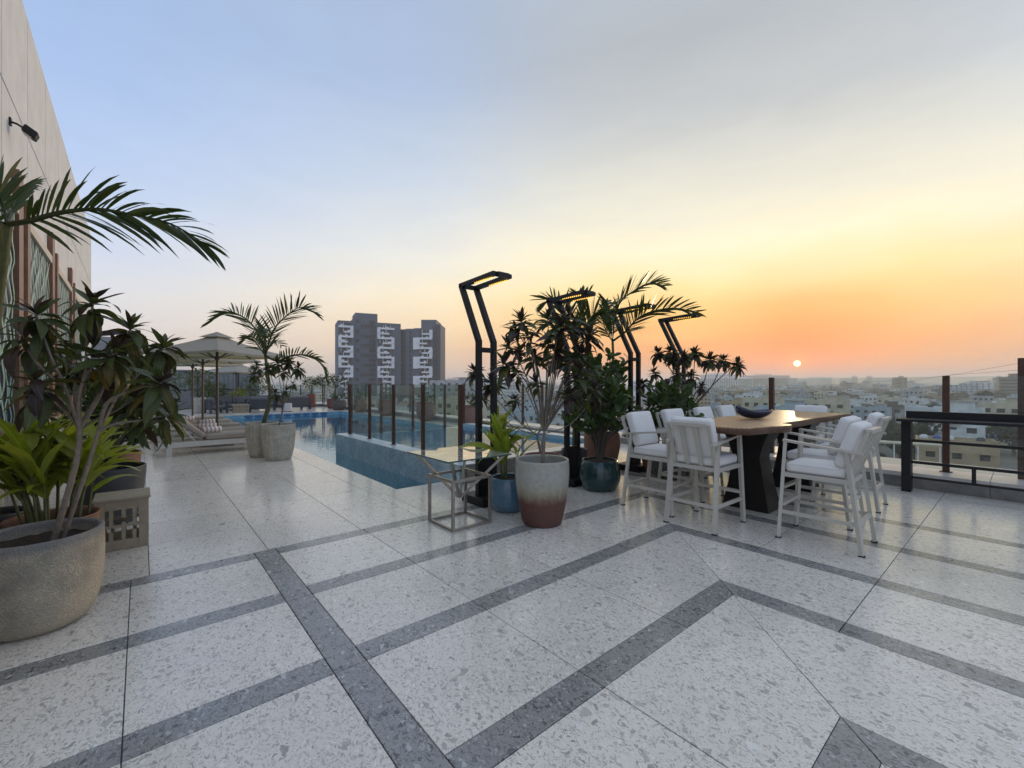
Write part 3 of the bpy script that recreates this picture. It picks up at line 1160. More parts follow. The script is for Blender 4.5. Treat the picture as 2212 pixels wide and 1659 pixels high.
def make_stool():
    t = thing('bar_stool', 'x', 'bar stool', (0, 0, 0), 0, 'white cushioned bar stools round the table')
    w = 0.042
    for s in (-1, 1):
        x0, x1 = s * 0.265, s * 0.245
        m = MB()
        m.bar((x0, 0.325, 0.012), (x1, 0.27, 0.965), w, 0.03)
        lg = m.build('leg', M_WHITE_FRAME, t)
        m = MB()
        m.box(x0 - 0.022, x0 + 0.022, 0.303, 0.347, 0, 0.012)
        m.build('foot', M_RUBBER, lg)
        m = MB()
        m.bar((x0, -0.325, 0.012), (x1, -0.215, 0.885), w, 0.032)
        lg = m.build('leg', M_WHITE_FRAME, t)
        m = MB()
        m.box(x0 - 0.022, x0 + 0.022, -0.347, -0.303, 0, 0.012)
        m.build('foot', M_RUBBER, lg)
        m = MB()
        m.bar((x1, 0.287, 0.955), (x1, -0.33, 0.885), 0.05, 0.022)
        m.build('armrest', M_WHITE_FRAME, t)
        m = MB()
        m.bar((s * 0.259, 0.29, 0.262), (s * 0.259, -0.28, 0.262), 0.022, 0.034)
        m.build('stretcher', M_WHITE_FRAME, t)
        m = MB()
        m.bar((s * 0.25, 0.27, 0.625), (s * 0.25, -0.235, 0.625), 0.03, 0.04)
        m.build('seat_rail', M_WHITE_FRAME, t)
        m = MB()
        m.bar((s * 0.222, -0.205, 0.63), (s * 0.222, -0.365, 1.09), 0.034, 0.026, (0, 1, 0))
        m.build('back_upright', M_WHITE_FRAME, t)
        m = MB()
        m.bar((s * 0.075, -0.212, 0.63), (s * 0.075, -0.365, 1.075), 0.046, 0.012, (0, 1, 0))
        m.build('back_slat', M_WHITE_FRAME, t)
    for y_, z_ in ((0.306, 0.33), (-0.293, 0.262)):
        m = MB()
        m.bar((-0.245, y_, z_), (0.245, y_, z_), 0.05 if y_ > 0 else 0.03, 0.03)
        m.build('footrest' if y_ > 0 else 'stretcher', M_WHITE_FRAME, t)
    for y_ in (0.262, -0.228):
        m = MB()
        m.bar((-0.235, y_, 0.625), (0.235, y_, 0.625), 0.03, 0.04)
        m.build('seat_rail', M_WHITE_FRAME, t)
    m = MB()
    m.box(-0.233, 0.233, -0.21, 0.245, 0.627, 0.642)
    m.build('seat_base', M_WHITE_FRAME, t)
    m = MB()
    m.bar((-0.205, -0.365, 1.085), (0.205, -0.365, 1.085), 0.05, 0.034)
    m.build('back_top_rail', M_WHITE_FRAME, t)
    m = MB()
    cushion(m, (0, 0.035, 0.693), (0.465, 0.485, 0.10), 0.034, Euler((0, 0, 0)), 'z')
    sc_ = m.build('seat_cushion', M_CUSHION, t)
    m = MB()
    for z_ in (0.664, 0.722):
        m.tube(ring(0.228, 0.238, 0.045, z_, 0.035), 0.0042, 5, False)
    m.build('piping', M_PIPING, sc_)
    m = MB()
    cushion(m, (0, -0.215, 0.945), (0.455, 0.105, 0.42), 0.034, Euler((rad(18.5), 0, 0)), 'y')
    m.build('back_cushion', M_CUSHION, t)
    return t


def cushion(m, c, size, r, rot, puff):
    """rounded cushion with a denser grid so that its broad faces swell"""
    N = 10
    M = rot.to_matrix()
    c = Vector(c)
    hx, hy, hz = (s / 2 for s in size)
    idx = {}
    vs_, fs = [], []

    def vid(i, j, k):
        key = (i, j, k)
        if key in idx:
            return idx[key]
        p = [-1 + 2 * a / N for a in key]
        # spread rows towards the edges
        p = [math.copysign(1 - (1 - abs(a)) ** 1.4, a) for a in p]
        q = Vector((p[0] * hx, p[1] * hy, p[2] * hz))
        inner = Vector((max(-hx + r, min(hx - r, q.x)), max(-hy + r, min(hy - r, q.y)), max(-hz + r, min(hz - r, q.z))))
        d = q - inner
        if d.length > 1e-6:
            q = inner + d.normalized() * r
        a, b = (p[0], p[1]) if puff == 'z' else (p[0], p[2])
        bulge = 0.004 * (1 - a * a) * (1 - b * b)
        if puff == 'z':
            q.z += math.copysign(bulge, q.z) if abs(p[2]) > 0.99 else 0
        else:
            q.y += math.copysign(bulge, q.y) if abs(p[1]) > 0.99 else 0
        idx[key] = len(vs_)
        vs_.append(c + M @ q)
        return idx[key]
    for ax in range(3):
        for side in (0, N):
            for a in range(N):
                for b in range(N):
                    quad = []
                    for (da, db) in ((0, 0), (1, 0), (1, 1), (0, 1)):
                        key = [0, 0, 0]
                        key[ax] = side
                        key[(ax + 1) % 3] = a + da
                        key[(ax + 2) % 3] = b + db
                        quad.append(vid(*key))
                    fs.append(tuple(quad) if side else tuple(quad[::-1]))
    m.add(vs_, fs, True)


stool0 = make_stool()
STOOLS = [
    (5.03, 1.26, rad(1), 'white bar stool pulled out at the right front, its seat facing the table'),
    (4.67, 2.27, rad(-91), 'white bar stool at the near head of the table, its slatted back to the viewer'),
    (4.83, 2.93, rad(181), 'white bar stool on the far side of the table, nearest the green pot'),
    (5.70, 2.98, rad(178), 'second white bar stool on the plant side of the table'),
    (6.60, 2.98, rad(181), 'third white bar stool on the plant side of the table'),
    (7.40, 2.99, rad(179), 'fourth white bar stool on the plant side, beyond the navy bowl'),
    (8.14, 2.32, rad(88), 'white bar stool at the far head of the table, only its cushion top showing'),
    (5.82, 1.50, rad(-1), 'white bar stool tucked in just behind the right front stool'),
    (6.80, 1.46, rad(2), 'white bar stool farthest along the right side of the table'),
]
for i, (x, y, rz, lab) in enumerate(STOOLS):
    s_ = stool0 if i == 0 else copy_tree(stool0)
    s_.location = (x, y, 0)
    s_.rotation_euler = (0, 0, rz)
    s_['label'] = lab

# black bar counter by the ledge
bt = thing('bar_counter', 'long black metal bar counter against the stone ledge at the right edge', 'counter', (8.2, 1.1, 0))
m = MB()
m.box(-0.22, 0.24, -3.2, 0.08, 0.985, 1.02)
m.build('counter_top', M_BLACK, bt)
m = MB()
m.box(0.16, 0.24, -3.2, 0.03, 1.022, 1.115)
m.build('back_lip', M_BLACK, bt)
for y_ in (0.0, -2.6):
    m = MB()
    m.box(-0.07, 0.10, y_ - 0.05, y_ + 0.05, 0.0, 0.983)
    m.build('leg', M_BLACK, bt)
for z_, x_ in ((0.715, 0.0), (0.415, 0.0)):
    m = MB()
    m.box(x_ - 0.018, x_ + 0.018, -2.54, -0.052, z_ - 0.018, z_ + 0.018)
    m.build('rail', M_BLACK, bt)
m = MB()
m.box(-0.018, 0.018, -0.67, -0.63, 0.22, 0.396)
m.build('strut', M_BLACK, bt)
m = MB()
m.box(-0.018, 0.018, -2.54, -0.052, 0.19, 0.219)
m.build('rail', M_BLACK, bt)

# ------------------------------------------------------------------ pots
def crop(x0, y0, w):
    """survey helper: enlarged detail (2212 px wide, cut at x0, y0 with width w of the 2560 px picture) to survey pixels"""
    k = w / 2212.0
    return lambda x, y: ((x0 + x * k) * 0.86406, (y0 + y * k) * 0.86406)


def pot(name, label, loc, prof, mat, soil_z, soil_r, wall=0.025, n=48, soil_mat=None, group=None):
    """prof: outside (radius, height) from the bottom up to the rim"""
    t = thing(name, label, 'plant pot', loc, 0, group)
    inner = [(max(0.01, r - wall), z) for r, z in prof if z > soil_z - 0.06]
    full = [(0.001, 0.0)] + prof
    rim = prof[-1]
    full += [(rim[0] - wall * 0.3, rim[1] + wall * 0.22), (rim[0] - wall * 0.8, rim[1] + wall * 0.12)] + inner[::-1]
    MB().lathe(full, n).build('vessel', mat, t)
    m = MB()
    rr = random.Random(int(loc[0] * 100))
    vs_, fs = [(0, 0, soil_z + 0.012)], []
    rings = 5
    for i in range(1, rings + 1):
        for k in range(n):
            a = 2 * PI * k / n
            r = soil_r * i / rings
            vs_.append((r * math.cos(a), r * math.sin(a), soil_z + rr.uniform(-0.008, 0.008)))
    for k in range(n):
        fs.append((0, 1 + k, 1 + (k + 1) % n))
    for i in range(rings - 1):
        for k in range(n):
            a, b = 1 + i * n + k, 1 + i * n + (k + 1) % n
            fs.append((a, a + n, b + n, b))
    m.add(vs_, fs, True)
    m.build('soil', soil_mat or M_SOIL, t)
    return t


def smooth_prof(pts, n=5):
    out_ = []
    P_ = [pts[0]] + pts + [pts[-1]]
    for i in range(1, len(P_) - 2):
        p0, p1, p2, p3 = P_[i - 1], P_[i], P_[i + 1], P_[i + 2]
        for k in range(n):
            t = k / n
            f = [0.5 * ((2 * p1[j]) + (-p0[j] + p2[j]) * t + (2 * p0[j] - 5 * p1[j] + 4 * p2[j] - p3[j]) * t * t + (-p0[j] + 3 * p1[j] - 3 * p2[j] + p3[j]) * t ** 3) for j in (0, 1)]
            out_.append(tuple(f))
    out_.append(pts[-1])
    return out_


def lava_mat():
    m, t, b, out = new_mat('lava_glaze')
    tc = t.add('ShaderNodeTexCoord')
    v = tc.outputs['Object']
    n0 = t.noise(v, 9.0, 4.0, 0.6, out='Color')
    vv = t.vmath('ADD', v, t.vmath('MULTIPLY', t.vmath('SUBTRACT', n0, (0.5, 0.5, 0.5)), (0.07, 0.07, 0.07)))
    vo = t.add('ShaderNodeTexVoronoi', feature='DISTANCE_TO_EDGE')
    vo.inputs['Scale'].default_value = 44.0
    t.link(vv, vo.inputs['Vector'])
    vo2 = t.add('ShaderNodeTexVoronoi', feature='DISTANCE_TO_EDGE')
    vo2.inputs['Scale'].default_value = 90.0
    t.link(vv, vo2.inputs['Vector'])
    e = t.math('ADD', t.maprange(vo.outputs['Distance'], 0.0, 0.14, 1.0, 0.0, True), t.math('MULTIPLY', t.maprange(vo2.outputs['Distance'], 0.0, 0.12, 1.0, 0.0, True), 0.5))
    big = t.noise(v, 3.0, 4.0, 0.6)
    amt = t.math('MULTIPLY', e, t.maprange(big, 0.35, 0.62, 0.15, 1.0), clamp=True)
    body = t.ramp(big, [(0.3, (0.22, 0.20, 0.165, 1)), (0.55, (0.38, 0.34, 0.27, 1)), (0.75, (0.46, 0.395, 0.30, 1))])
    col = t.mix(t.math('MULTIPLY', amt, 0.95), body, (0.58, 0.51, 0.38, 1))
    sp = t.add('ShaderNodeSeparateXYZ')
    t.link(v, sp.inputs[0])
    rimf = t.maprange(t.math('ADD', sp.outputs[2], t.math('MULTIPLY', big, 0.08)), 0.54, 0.585, 0.0, 1.0)
    col = t.mix(t.math('MULTIPLY', rimf, 0.7), col, (0.16, 0.17, 0.19, 1))
    t.link(col, b.inputs['Base Color'])
    b.inputs['Roughness'].default_value = 0.55
    t.link(t.bump(e, 0.7, 0.008), b.inputs['Normal'])
    return m


def dipped_mat():
    m, t, b, out = new_mat('dipped_glaze')
    tc = t.add('ShaderNodeTexCoord')
    sp = t.add('ShaderNodeSeparateXYZ')
    t.link(tc.outputs['Object'], sp.inputs[0])
    mp = t.add('ShaderNodeMapping')
    mp.inputs['Scale'].default_value = (6, 6, 1.0)
    t.link(tc.outputs['Object'], mp.inputs[0])
    n = t.noise(mp.outputs[0], 4.0, 5.0, 0.65)
    z = t.math('ADD', sp.outputs[2], t.maprange(n, 0.3, 0.7, -0.03, 0.03))
    col = t.ramp(t.math('DIVIDE', z, 0.70), [(0.0, (0.105, 0.046, 0.036, 1)), (0.36, (0.125, 0.052, 0.040, 1)), (0.43, (0.20, 0.135, 0.09, 1)), (0.50, (0.29, 0.25, 0.175, 1)), (0.60, (0.36, 0.345, 0.28, 1)), (0.75, (0.385, 0.38, 0.34, 1)), (1.0, (0.36, 0.35, 0.30, 1))])
    n2 = t.noise(tc.outputs['Object'], 22.0, 5.0, 0.6)
    col = t.mix(1.0, col, t.maprange(n2, 0.3, 0.7, 0.86, 1.1), 'MULTIPLY')
    t.link(col, b.inputs['Base Color'])
    t.link(t.maprange(sp.outputs[2], 0.26, 0.32, 0.6, 0.28), b.inputs['Roughness'])
    t.link(t.bump(n2, 0.12, 0.004), b.inputs['Normal'])
    return m


def scale_pot_mat():
    m, t, b, out = new_mat('embossed_concrete')
    tc = t.add('ShaderNodeTexCoord')
    v = tc.outputs['Object']
    vo = t.add('ShaderNodeTexVoronoi', feature='F1')
    vo.inputs['Scale'].default_value = 20.0
    vo.inputs['Randomness'].default_value = 0.35
    t.link(v, vo.inputs['Vector'])
    n = t.noise(v, 8.0, 5.0, 0.6)
    col = t.mix(vo.outputs['Distance'], (0.52, 0.49, 0.42, 1), (0.36, 0.335, 0.28, 1))
    col = t.mix(1.0, col, t.maprange(n, 0.3, 0.7, 0.8, 1.15), 'MULTIPLY')
    t.link(col, b.inputs['Base Color'])
    b.inputs['Roughness'].default_value = 0.8
    t.link(t.bump(vo.outputs['Distance'], 0.5, 0.012), b.inputs['Normal'])
    return m


M_LAVA, M_DIP, M_SCALE = lava_mat(), dipped_mat(), scale_pot_mat()
M_TERRA = principled('terracotta', (0.26, 0.13, 0.085), 0.8, var=0.2, vscale=9, bump=0.15)
M_BLUEGLAZE = principled('blue_glaze', (0.10, 0.19, 0.27), 0.16, coat=0.4, var=0.2, vscale=7)
M_GREENGLAZE = principled('green_glaze', (0.012, 0.05, 0.052), 0.18, coat=0.4, var=0.2, vscale=7)
M_TEALBROWN = principled('teal_brown_glaze', (0.085, 0.095, 0.085), 0.22, coat=0.3, var=0.4, vscale=5)
M_DARKPOT = principled('charcoal_pot', (0.055, 0.055, 0.062), 0.45, var=0.2)
M_REDPOT = principled('red_pot', (0.20, 0.055, 0.04), 0.5, var=0.2)
M_PINKPOT = principled('pink_brown_pot', (0.23, 0.13, 0.105), 0.7, var=0.15, vscale=6)
M_BROWNPOT = principled('brown_bowl', (0.10, 0.085, 0.075), 0.75, var=0.2)
M_PEBBLE = principled('pebbles', (0.11, 0.085, 0.07), 0.8, var=0.5, vscale=60, bump=1.0, bscale=50, bdist=0.03)

LAVA_C = (-0.49, 4.0)
pot('large_plant_pot', 'large rough lava-glazed bowl pot in the left foreground', (*LAVA_C, 0), smooth_prof([(0.19, 0.0), (0.235, 0.03), (0.275, 0.11), (0.302, 0.26), (0.308, 0.42), (0.306, 0.57)]), M_LAVA, 0.50, 0.285, 0.03)
DIP_C = (3.31, 3.40)
pot('tall_plant_pot', 'tall cream pot dipped in brown-red at its foot, beside the side table', (*DIP_C, 0), smooth_prof([(0.195, 0.0), (0.215, 0.03), (0.245, 0.16), (0.28, 0.38), (0.293, 0.55), (0.288, 0.69)]), M_DIP, 0.56, 0.26, 0.022)
BLUE_C = (3.36, 4.03)
pot('round_plant_pot', 'glossy blue round pot half hidden behind the tall cream pot', (*BLUE_C, 0), smooth_prof([(0.15, 0.0), (0.19, 0.02), (0.228, 0.12), (0.235, 0.24), (0.222, 0.34), (0.205, 0.39)]), M_BLUEGLAZE, 0.35, 0.19, 0.02)
GREEN_C = (5.01, 3.97)
pot('round_plant_pot', 'glossy dark green round pot standing before the lamp posts', (*GREEN_C, 0), smooth_prof([(0.19, 0.0), (0.235, 0.02), (0.285, 0.13), (0.292, 0.23), (0.275, 0.34), (0.25, 0.415)]), M_GREENGLAZE, 0.39, 0.235, 0.02, soil_mat=M_PEBBLE)
TERRA_C = (6.15, 4.82)
pot('terracotta_pot', 'tall terracotta pot behind the green pot and the clusia shrub', (*TERRA_C, 0), smooth_prof([(0.20, 0.0), (0.22, 0.02), (0.28, 0.25), (0.315, 0.45), (0.31, 0.58), (0.30, 0.64)]), M_TERRA, 0.56, 0.27, 0.025)
BACK_C = (4.05, 4.15)
pot('round_plant_pot', 'dark rimmed pot standing right behind the tall cream pot', (*BACK_C, 0), smooth_prof([(0.17, 0.0), (0.20, 0.02), (0.25, 0.2), (0.262, 0.42), (0.255, 0.56)]), M_TERRA, 0.49, 0.23, 0.025)
g = at(1423, 1028.6, 7.12)
TB_C = (6.46, 3.72)
pot('round_plant_pot', 'blue-brown glazed round pot seen under the first far-side stool', (*TB_C, 0), smooth_prof([(0.18, 0.0), (0.22, 0.02), (0.275, 0.16), (0.285, 0.28), (0.27, 0.38), (0.24, 0.45)]), M_TEALBROWN, 0.41, 0.225, 0.022)
ROUGH_C = (7.05, 3.60)
pot('rough_stone_pot', 'rough grey stone pot under the table beside the blue-brown pot', (*ROUGH_C, 0), smooth_prof([(0.17, 0.0), (0.20, 0.02), (0.23, 0.2), (0.235, 0.40)]), M_LAVA, 0.35, 0.2, 0.025)
TB2_C = (5.95, 4.35)
pot('terracotta_pot', 'small terracotta pot between the lamp post and blue-brown pot', (6.72, 4.12, 0), smooth_prof([(0.15, 0.0), (0.18, 0.02), (0.23, 0.2), (0.25, 0.40), (0.25, 0.44)]), M_TERRA, 0.38, 0.22, 0.025)
PAIR_A, PAIR_B = (2.09, 9.66), (1.93, 10.32)
pot('embossed_pot', 'pale embossed concrete pot by the pool edge, the nearer of the pair', (*PAIR_A, 0), smooth_prof([(0.20, 0.0), (0.23, 0.02), (0.275, 0.2), (0.305, 0.5), (0.305, 0.70)]), M_SCALE, 0.63, 0.28, 0.025)
pot('embossed_pot', 'pale embossed concrete pot by the pool edge, holding the palm', (*PAIR_B, 0), smooth_prof([(0.20, 0.0), (0.23, 0.02), (0.275, 0.2), (0.305, 0.5), (0.305, 0.70)]), M_SCALE, 0.63, 0.28, 0.025)
# left cluster by the wall
GING_C = (-0.52, 4.92)
pot('terracotta_pot', 'terracotta pot of the broad-leaved ginger, behind the lava-glazed bowl', (*GING_C, 0), smooth_prof([(0.15, 0.0), (0.18, 0.02), (0.23, 0.2), (0.26, 0.42), (0.28, 0.47)]), M_TERRA, 0.40, 0.24, 0.025)
SHRUB_C = (-0.27, 6.45)
pot('charcoal_pot', 'large charcoal tub behind the slatted stool', (*SHRUB_C, 0), smooth_prof([(0.20, 0.0), (0.24, 0.02), (0.29, 0.25), (0.315, 0.5), (0.32, 0.60)]), M_DARKPOT, 0.50, 0.29, 0.022)
SHRUB2_C = (-0.30, 7.75)
pot('terracotta_pot', 'terracotta pot with red rim under the dark shrub near the loungers', (*SHRUB2_C, 0), smooth_prof([(0.19, 0.0), (0.22, 0.02), (0.27, 0.25), (0.30, 0.5), (0.31, 0.60)]), M_TERRA, 0.52, 0.28, 0.025)
PALML_C = (-0.92, 5.45)
pot('charcoal_pot', 'charcoal pot of the foreground palm against the wall', (*PALML_C, 0), smooth_prof([(0.16, 0.0), (0.19, 0.02), (0.2, 0.25), (0.21, 0.45)]), M_DARKPOT, 0.4, 0.185, 0.022)

# slatted stool beside the pots
ss = thing('slatted_stool', 'beige slatted wooden stool with rounded cut-outs beside the left pots', 'stool', (-0.13, 5.47, 0))
M_BEIGE = principled('beige_wood', (0.33, 0.28, 0.20), 0.6, var=0.15, vscale=12)
for k in range(5):
    m = MB()
    m.rbox((0, -0.16 + 0.08 * k, 0.46), (0.40, 0.074, 0.026), 0.008, None, 2)
    m.build('seat_slat', M_BEIGE, ss)
for y_ in (-0.16, 0.16):
    for x_ in (-0.15, 0.15):
        m = MB()
        m.box(x_ - 0.035, x_ + 0.035, y_ - 0.018, y_ + 0.018, 0, 0.445)
        m.build('leg', M_BEIGE, ss)
    for z_ in (0.03, 0.415):
        m = MB()
        m.box(-0.114, 0.114, y_ - 0.016, y_ + 0.016, z_ - 0.028 - (0.02 if z_ > 0.2 else 0), z_ + 0.03 + (0.03 if z_ < 0.2 else 0))
        m.build('apron', M_BEIGE, ss)
    for x_, z0, z1 in ((-0.075, 0.21, 0.385), (0.01, 0.06, 0.25), (0.01, 0.29, 0.385), (0.085, 0.21, 0.385), (-0.075, 0.06, 0.17), (0.085, 0.06, 0.17)):
        m = MB()
        m.box(x_ - 0.014, x_ + 0.014, y_ - 0.010, y_ + 0.010, z0, z1)
        m.build('fret_bar', M_BEIGE, ss)
    m = MB()
    m.box(-0.114, 0.114, y_ - 0.008, y_ + 0.008, 0.205, 0.23)
    m.build('fret_bar', M_BEIGE, ss)
for x_ in (-0.15, 0.15):
    for z_ in (0.03, 0.415):
        m = MB()
        m.box(x_ - 0.016, x_ + 0.016, -0.141, 0.141, z_ - 0.028, z_ + 0.03)
        m.build('apron', M_BEIGE, ss)
    for y_ in (-0.08, 0.0, 0.08):
        m = MB()
        m.box(x_ - 0.010, x_ + 0.010, y_ - 0.014, y_ + 0.014, 0.06, 0.385)
        m.build('fret_bar', M_BEIGE, ss)

# ------------------------------------------------------------------ plants
def leaf_mat(name, col, col2, rough=0.35, tr=0.25):
    m, t, b, out = new_mat(name)
    oi = t.add('ShaderNodeObjectInfo')
    tc = t.add('ShaderNodeTexCoord')
    sp = t.add('ShaderNodeSeparateXYZ')
    t.link(tc.outputs['Object'], sp.inputs[0])
    n = t.noise(tc.outputs['Object'], 5.0, 3.0, 0.6)
    f = t.math('ADD', t.math('MULTIPLY', oi.outputs['Random'], 0.8), t.maprange(n, 0.3, 0.7, -0.2, 0.4), clamp=True)
    c = t.mix(f, (*col, 1), (*col2, 1))
    rib = t.maprange(t.math('ABSOLUTE', sp.outputs[0]), 0.0, 0.018, 0.5, 0.0)
    c = t.mix(rib, c, tuple(min(1, 0.05 + 1.9 * x) for x in col) + (1,))
    t.link(c, b.inputs['Base Color'])
    b.inputs['Roughness'].default_value = rough
    b.inputs['Specular IOR Level'].default_value = 0.3
    trn = t.add('ShaderNodeBsdfTranslucent')
    t.link(t.mix(1.0, c, (1.6, 1.7, 0.7, 1), 'MULTIPLY'), trn.inputs[0])
    mx = t.add('ShaderNodeMixShader')
    mx.inputs[0].default_value = tr
    t.link(b.outputs[0], mx.inputs[1])
    t.link(trn.outputs[0], mx.inputs[2])
    t.link(mx.outputs[0], out.inputs[0])
    return m


M_CROT_G = leaf_mat('croton_green', (0.036, 0.052, 0.022), (0.082, 0.100, 0.034))
M_CROT_P = leaf_mat('croton_purple', (0.030, 0.020, 0.021), (0.056, 0.038, 0.034))
M_CROT_O = leaf_mat('croton_olive', (0.070, 0.078, 0.018), (0.13, 0.085, 0.02))
M_CLUSIA = leaf_mat('clusia_green', (0.030, 0.060, 0.018), (0.070, 0.115, 0.030))
M_GINGER = leaf_mat('ginger_green', (0.15, 0.20, 0.022), (0.32, 0.34, 0.045), tr=0.35)
M_PALM = leaf_mat('palm_green', (0.030, 0.055, 0.014), (0.065, 0.085, 0.022), tr=0.2)
M_PALMSTEM = principled('palm_stem', (0.10, 0.115, 0.045), 0.6, var=0.3, vscale=14)


def leaf_mesh(name, mat, width, droop, fold, shape, segs=7, twist=0.0, wave=0.0):
    m = MB()
    vs_, fs = [], []
    for i in range(segs + 1):
        t = i / segs
        if shape == 'lance':
            w = width * 0.5 * max(0.02, math.sin(PI * min(1, t ** 0.85 * 0.97 + 0.03)) ** 0.85)
        elif shape == 'ovate':
            w = width * 0.5 * max(0.03, math.sin(PI * min(1, t ** 1.45 * 0.93 + 0.04)) ** 0.62)
        else:
            w = width * 0.5 * max(0.02, (math.sin(PI * min(1, t ** 0.7 * 0.98 + 0.02))) ** 0.7)
        ang = droop * t
        y_ = math.sin(ang) / droop if abs(droop) > 1e-3 else t
        z_ = -(1 - math.cos(ang)) / droop if abs(droop) > 1e-3 else 0
        up = fold * w
        wv = wave * math.sin(t * 9.0) * w
        tw = twist * t
        for sx, off in ((-1, up + wv), (0, 0.0), (1, up - wv)):
            vs_.append((sx * w * math.cos(tw), y_, z_ + off + sx * w * math.sin(tw)))
    for i in range(segs):
        a = i * 3
        fs += [(a, a + 1, a + 4, a + 3), (a + 1, a + 2, a + 5, a + 4)]
    m.add(vs_, fs, True)
    return m.mesh(name, mat)


L_CROT = []
for mt in (M_CROT_G, M_CROT_P, M_CROT_O):
    L_CROT.append([leaf_mesh('leaf', mt, 0.27, d, f, 'lance', 7, tw, 0.12) for d, f, tw in ((0.5, 0.25, 0.1), (1.0, 0.15, -0.2), (1.5, 0.25, 0.25), (0.15, 0.4, -0.1))])
L_CROTN = []
for mt in (M_CROT_G, M_CROT_P, M_CROT_O):
    L_CROTN.append([leaf_mesh('leaf', mt, 0.29, d, f, 'lance', 6, tw, 0.10) for d, f, tw in ((0.4, 0.25, 0.1), (0.9, 0.2, -0.2), (1.3, 0.25, 0.25), (0.1, 0.4, -0.1))])
L_CLU = [leaf_mesh('leaf', M_CLUSIA, 0.58, d, f, 'ovate', 6, 0.1) for d, f in ((0.3, 0.12), (0.7, 0.2), (-0.3, 0.15))]
L_GIN = [leaf_mesh('leaf', M_GINGER, 0.17, d, f, 'blade', 8, tw, 0.05) for d, f, tw in ((0.5, 0.3, 0.2), (1.1, 0.25, -0.3), (1.6, 0.3, 0.4))]


def leaf_matrix(base, d, L, roll=0.0, up=Vector((0, 0, 1))):
    d = d.normalized()
    x = d.cross(up)
    if x.length < 1e-3:
        x = d.cross(Vector((1, 0, 0)))
    x.normalize()
    z = x.cross(d).normalized()
    if roll:
        q = Matrix.Rotation(roll, 3, d)
        x, z = q @ x, q @ z
    M = Matrix((x, d, z)).transposed().to_4x4()
    return Matrix.Translation(base) @ M @ Matrix.Diagonal((L, L, L, 1.0))


LEAFN = {}
MORE = {}


def add_leaf(plant, me, mw):
    """the first leaves of a plant are parts of their own, the many after them one joined part"""
    k = plant.name
    LEAFN[k] = LEAFN.get(k, 0) + 1
    if LEAFN[k] <= 290:
        put('leaf', me, plant, mw=mw)
        return
    d = MORE.setdefault((k, me.materials[0].name), (plant, MB(), me.materials[0]))
    d[1].add([mw @ v.co for v in me.vertices], [tuple(p.vertices) for p in me.polygons], True)


def finish_leaves():
    for (k, mn), (plant, mb, mat) in MORE.items():
        o = mb.build('more_leaves', mat, plant)
        o['kind'] = 'stuff'
    MORE.clear()


def rosette(plant, org, c, axis, n, L, rr, mix=(0.6, 0.3, 0.1), spread=(12, 118), sets=None, sink=0.10, narrow=False):
    axis = axis.normalized()
    e1 = axis.orthogonal().normalized()
    e2 = axis.cross(e1)
    for i in range(n):
        f = (i + 0.5) / n
        th = rad(spread[0] + (spread[1] - spread[0]) * f ** 0.85 + rr.uniform(-10, 10))
        ph = i * 2.39996 + rr.uniform(-0.35, 0.35)
        d = axis * math.cos(th) + (e1 * math.cos(ph) + e2 * math.sin(ph)) * math.sin(th)
        ll = L * (0.55 + 0.55 * min(1, f * 1.6)) * rr.uniform(0.8, 1.15)
        b = c - axis * (sink * L * 5 * f * rr.uniform(0.5, 1.2)) - org
        u = rr.random()
        # young inner leaves are the purple ones
        if sets is None:
            pu = mix[1] + (0.35 if f < 0.35 else 0)
            LC = L_CROTN if narrow else L_CROT
            mset = LC[1] if u < pu else (LC[2] if u > 1 - mix[2] and f > 0.5 else LC[0])
            me = mset[rr.choice((0, 3)) if f < 0.3 else rr.choice((0, 1, 2))]
        else:
            me = rr.choice(sets)
        add_leaf(plant, me, leaf_matrix(b, d, ll, rr.uniform(-0.5, 0.5)))


def branch(plant, org, pts, r0, r1, mat=M_BARK, name='branch', wob=0.0, rr=None):
    pts = [Vector(p) - org for p in pts]
    # smooth the polyline
    out_ = []
    P_ = [pts[0]] + pts + [pts[-1]]
    for i in range(1, len(P_) - 2):
        for k in range(4):
            t = k / 4
            p0, p1, p2, p3 = P_[i - 1:i + 3]
            out_.append(0.5 * ((2 * p1) + (p2 - p0) * t + (2 * p0 - 5 * p1 + 4 * p2 - p3) * t * t + (-p0 + 3 * p1 - 3 * p2 + p3) * t ** 3))
    out_.append(pts[-1])
    n = len(out_)
    m = MB()
    m.tube(out_, [r0 + (r1 - r0) * i / (n - 1) for i in range(n)], 7)
    return m.build(name, mat, plant)


